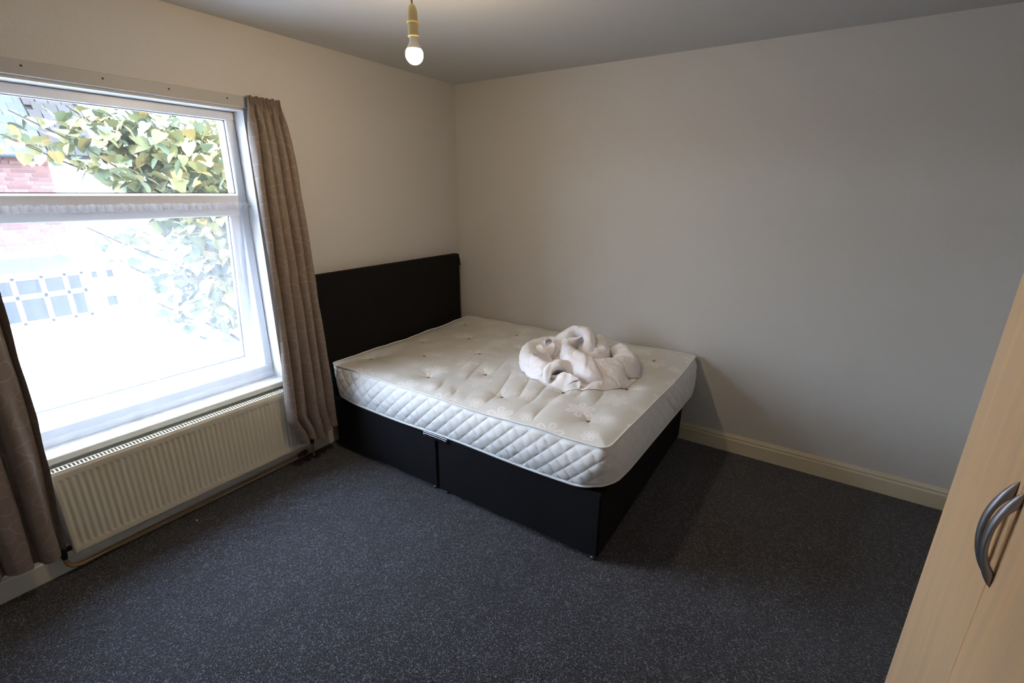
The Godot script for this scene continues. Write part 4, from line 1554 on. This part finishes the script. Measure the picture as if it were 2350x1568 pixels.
func leaf_mesh(bend: float, fold: float) -> ArrayMesh:
	# heart-shaped blade, stalk end at the origin, tip along +z, one unit long
	var m := MB.new()
	var edge := [Vector2(0.0, 0.0), Vector2(0.24, -0.09), Vector2(0.43, 0.05), Vector2(0.49, 0.28), Vector2(0.40, 0.55), Vector2(0.22, 0.80), Vector2(0.0, 1.0)]
	for s in [-1.0, 1.0]:
		for k in edge.size() - 1:
			var a: Vector2 = edge[k]
			var b: Vector2 = edge[k + 1]
			var f := func(p: Vector2) -> Vector3: return Vector3(p.x * s, fold * absf(p.x) - bend * p.y * p.y, p.y)
			var ma := Vector2(0, clampf(a.y, 0, 1))
			var mb := Vector2(0, clampf(b.y, 0, 1))
			if s > 0:
				m.quad(f.call(ma), f.call(mb), f.call(b), f.call(a))
			else:
				m.quad(f.call(a), f.call(b), f.call(mb), f.call(ma))
	m.box(Vector3(-0.012, -0.012, -0.45), Vector3(0.012, 0.012, 0.0))
	return m.done()

func build_tree() -> void:
	var base := Vector3(-2.75, STREET_Y, 0.15)
	var t := thing("lime_tree", "leafy street tree with yellow-green heart-shaped leaves outside the window", "tree", base)
	var bark := mat("bark", Color(0.20, 0.17, 0.13), 0.95)
	var tr := MB.new()
	tr.tube(spline([Vector3(0, -0.02, 0), Vector3(0.02, 1.2, 0.02), Vector3(0.05, 2.6, 0.1), Vector3(0.0, 4.0, 0.1), Vector3(0.05, 5.2, 0.15)], 24), range(24).map(func(k): return 0.14 - 0.0047 * k), 12)
	obj("trunk", tr.done(), bark, t)
	# clumps of leaves along branches: centre, radii, number of leaves
	var clumps := [
		[Vector3(-2.05, 1.82, 1.02), Vector3(0.55, 0.40, 0.36), 333],
		[Vector3(-2.35, 2.10, 1.22), Vector3(0.42, 0.26, 0.30), 174],
		[Vector3(-2.55, 2.12, 1.48), Vector3(0.36, 0.22, 0.26), 116],
		[Vector3(-2.85, 2.08, 1.70), Vector3(0.32, 0.18, 0.22), 45],
		[Vector3(-3.20, 2.05, 1.92), Vector3(0.26, 0.16, 0.18), 20],
		[Vector3(-2.45, 1.80, 1.45), Vector3(0.36, 0.12, 0.28), 87],
		[Vector3(-2.95, 1.90, 1.74), Vector3(0.26, 0.06, 0.20), 16],
		[Vector3(-2.10, 1.40, 1.05), Vector3(0.50, 0.30, 0.36), 217],
		[Vector3(-1.95, 1.02, 1.12), Vector3(0.42, 0.28, 0.36), 174],
		[Vector3(-1.75, 0.70, 1.12), Vector3(0.38, 0.22, 0.30), 130],
		[Vector3(-2.45, 1.20, 1.56), Vector3(0.28, 0.18, 0.24), 44],
		[Vector3(-2.15, 0.90, 1.46), Vector3(0.28, 0.18, 0.20), 44],
		[Vector3(-1.95, 0.62, 1.42), Vector3(0.26, 0.12, 0.18), 34],
		[Vector3(-2.60, 1.75, 0.60), Vector3(0.70, 0.60, 0.55), 464],
		[Vector3(-2.50, 0.90, 0.75), Vector3(0.60, 0.65, 0.50), 377],
		[Vector3(-2.7, 2.6, 0.4), Vector3(0.9, 0.5, 0.8), 174],
		[Vector3(-2.9, 1.6, -0.6), Vector3(1.0, 1.2, 0.8), 377]]
	var k := 0
	for c in clumps:
		var ctr: Vector3 = c[0]
		var st := Vector3(0.03, clampf(ctr.y - STREET_Y - 1.1, 2.2, 4.6), 0.1)
		var en := ctr - base
		var mid := st.lerp(en, 0.5) + Vector3(0, 0.12, 0)
		var br := MB.new()
		br.tube(spline([st, mid, en, en + (en - mid) * 0.35], 14), range(14).map(func(q): return 0.022 - 0.0013 * q), 6)
		obj("branch", br.done(), bark, t)
		k += 1
	var lm := [leaf_mesh(0.18, 0.16), leaf_mesh(0.32, 0.05), leaf_mesh(0.08, 0.28), leaf_mesh(0.42, 0.22)]
	var cols := [Color(0.40, 0.405, 0.255), Color(0.45, 0.44, 0.275), Color(0.35, 0.39, 0.29), Color(0.50, 0.475, 0.33), Color(0.48, 0.41, 0.23), Color(0.22, 0.24, 0.155)]
	var lmats := []
	for q in cols.size():
		var mm := mat("leaf_%s" % ["green", "lime", "blue_green", "pale", "yellow", "shade"][q], cols[q], 0.85)
		mm.metallic_specular = 0.25
		mm.cull_mode = BaseMaterial3D.CULL_DISABLED
		mm.backlight_enabled = true
		mm.backlight = cols[q] * 0.35
		lmats.append(mm)
	var r := RandomNumberGenerator.new()
	r.seed = 23
	var all := []
	for c in clumps:
		var ctr: Vector3 = c[0]
		var rad: Vector3 = c[1]
		for q in c[2]:
			var p := Vector3.ZERO
			while true:
				p = Vector3(r.randf_range(-1, 1), r.randf_range(-1, 1), r.randf_range(-1, 1))
				if p.length() <= 1.0: break
			var at := ctr + p * rad
			if q % 4 == 0:
				# some hang along the branch that carries the clump
				at = ctr.lerp(base + Vector3(0.03, clampf(ctr.y - STREET_Y - 1.1, 2.2, 4.6), 0.1), r.randf() * 0.55) + p * 0.13
			var yaw := r.randf() * TAU
			var sz := r.randf_range(0.075, 0.125)
			var droop := r.randf_range(0.1, 1.0)
			var bs := Basis(Vector3.UP, yaw) * Basis(Vector3.RIGHT, droop) * Basis(Vector3.BACK, r.randf_range(-0.45, 0.45))
			all.append([at, bs.scaled(Vector3.ONE * sz), r.randi() % 4, [0, 0, 1, 1, 2, 2, 3, 4, 5][r.randi() % 9]])
	# the 300 nearest the window one by one, the others joined as foliage
	all.sort_custom(func(a, b): return a[0].x + 0.5 * a[0].z > b[0].x + 0.5 * b[0].z)
	for q in mini(300, all.size()):
		var lf := obj("leaf", lm[all[q][2]], lmats[all[q][3]], t)
		lf.transform = Transform3D(all[q][1], all[q][0] - base)
	var mm := MultiMesh.new()
	mm.transform_format = MultiMesh.TRANSFORM_3D
	mm.use_colors = true
	mm.mesh = lm[0]
	mm.instance_count = all.size() - 300
	for q in range(300, all.size()):
		mm.set_instance_transform(q - 300, Transform3D(all[q][1], all[q][0] - base))
		mm.set_instance_color(q - 300, (cols[all[q][3]] as Color).srgb_to_linear())
	var mi := MultiMeshInstance3D.new()
	mi.name = "foliage"
	mi.multimesh = mm
	var fm := mat("foliage_leaf", Color.WHITE, 0.85)
	fm.vertex_color_use_as_albedo = true
	fm.cull_mode = BaseMaterial3D.CULL_DISABLED
	fm.backlight_enabled = true
	fm.backlight = Color(0.3, 0.3, 0.2)
	mi.material_override = fm
	mi.set_meta("kind", "stuff")
	t.add_child(mi, true)
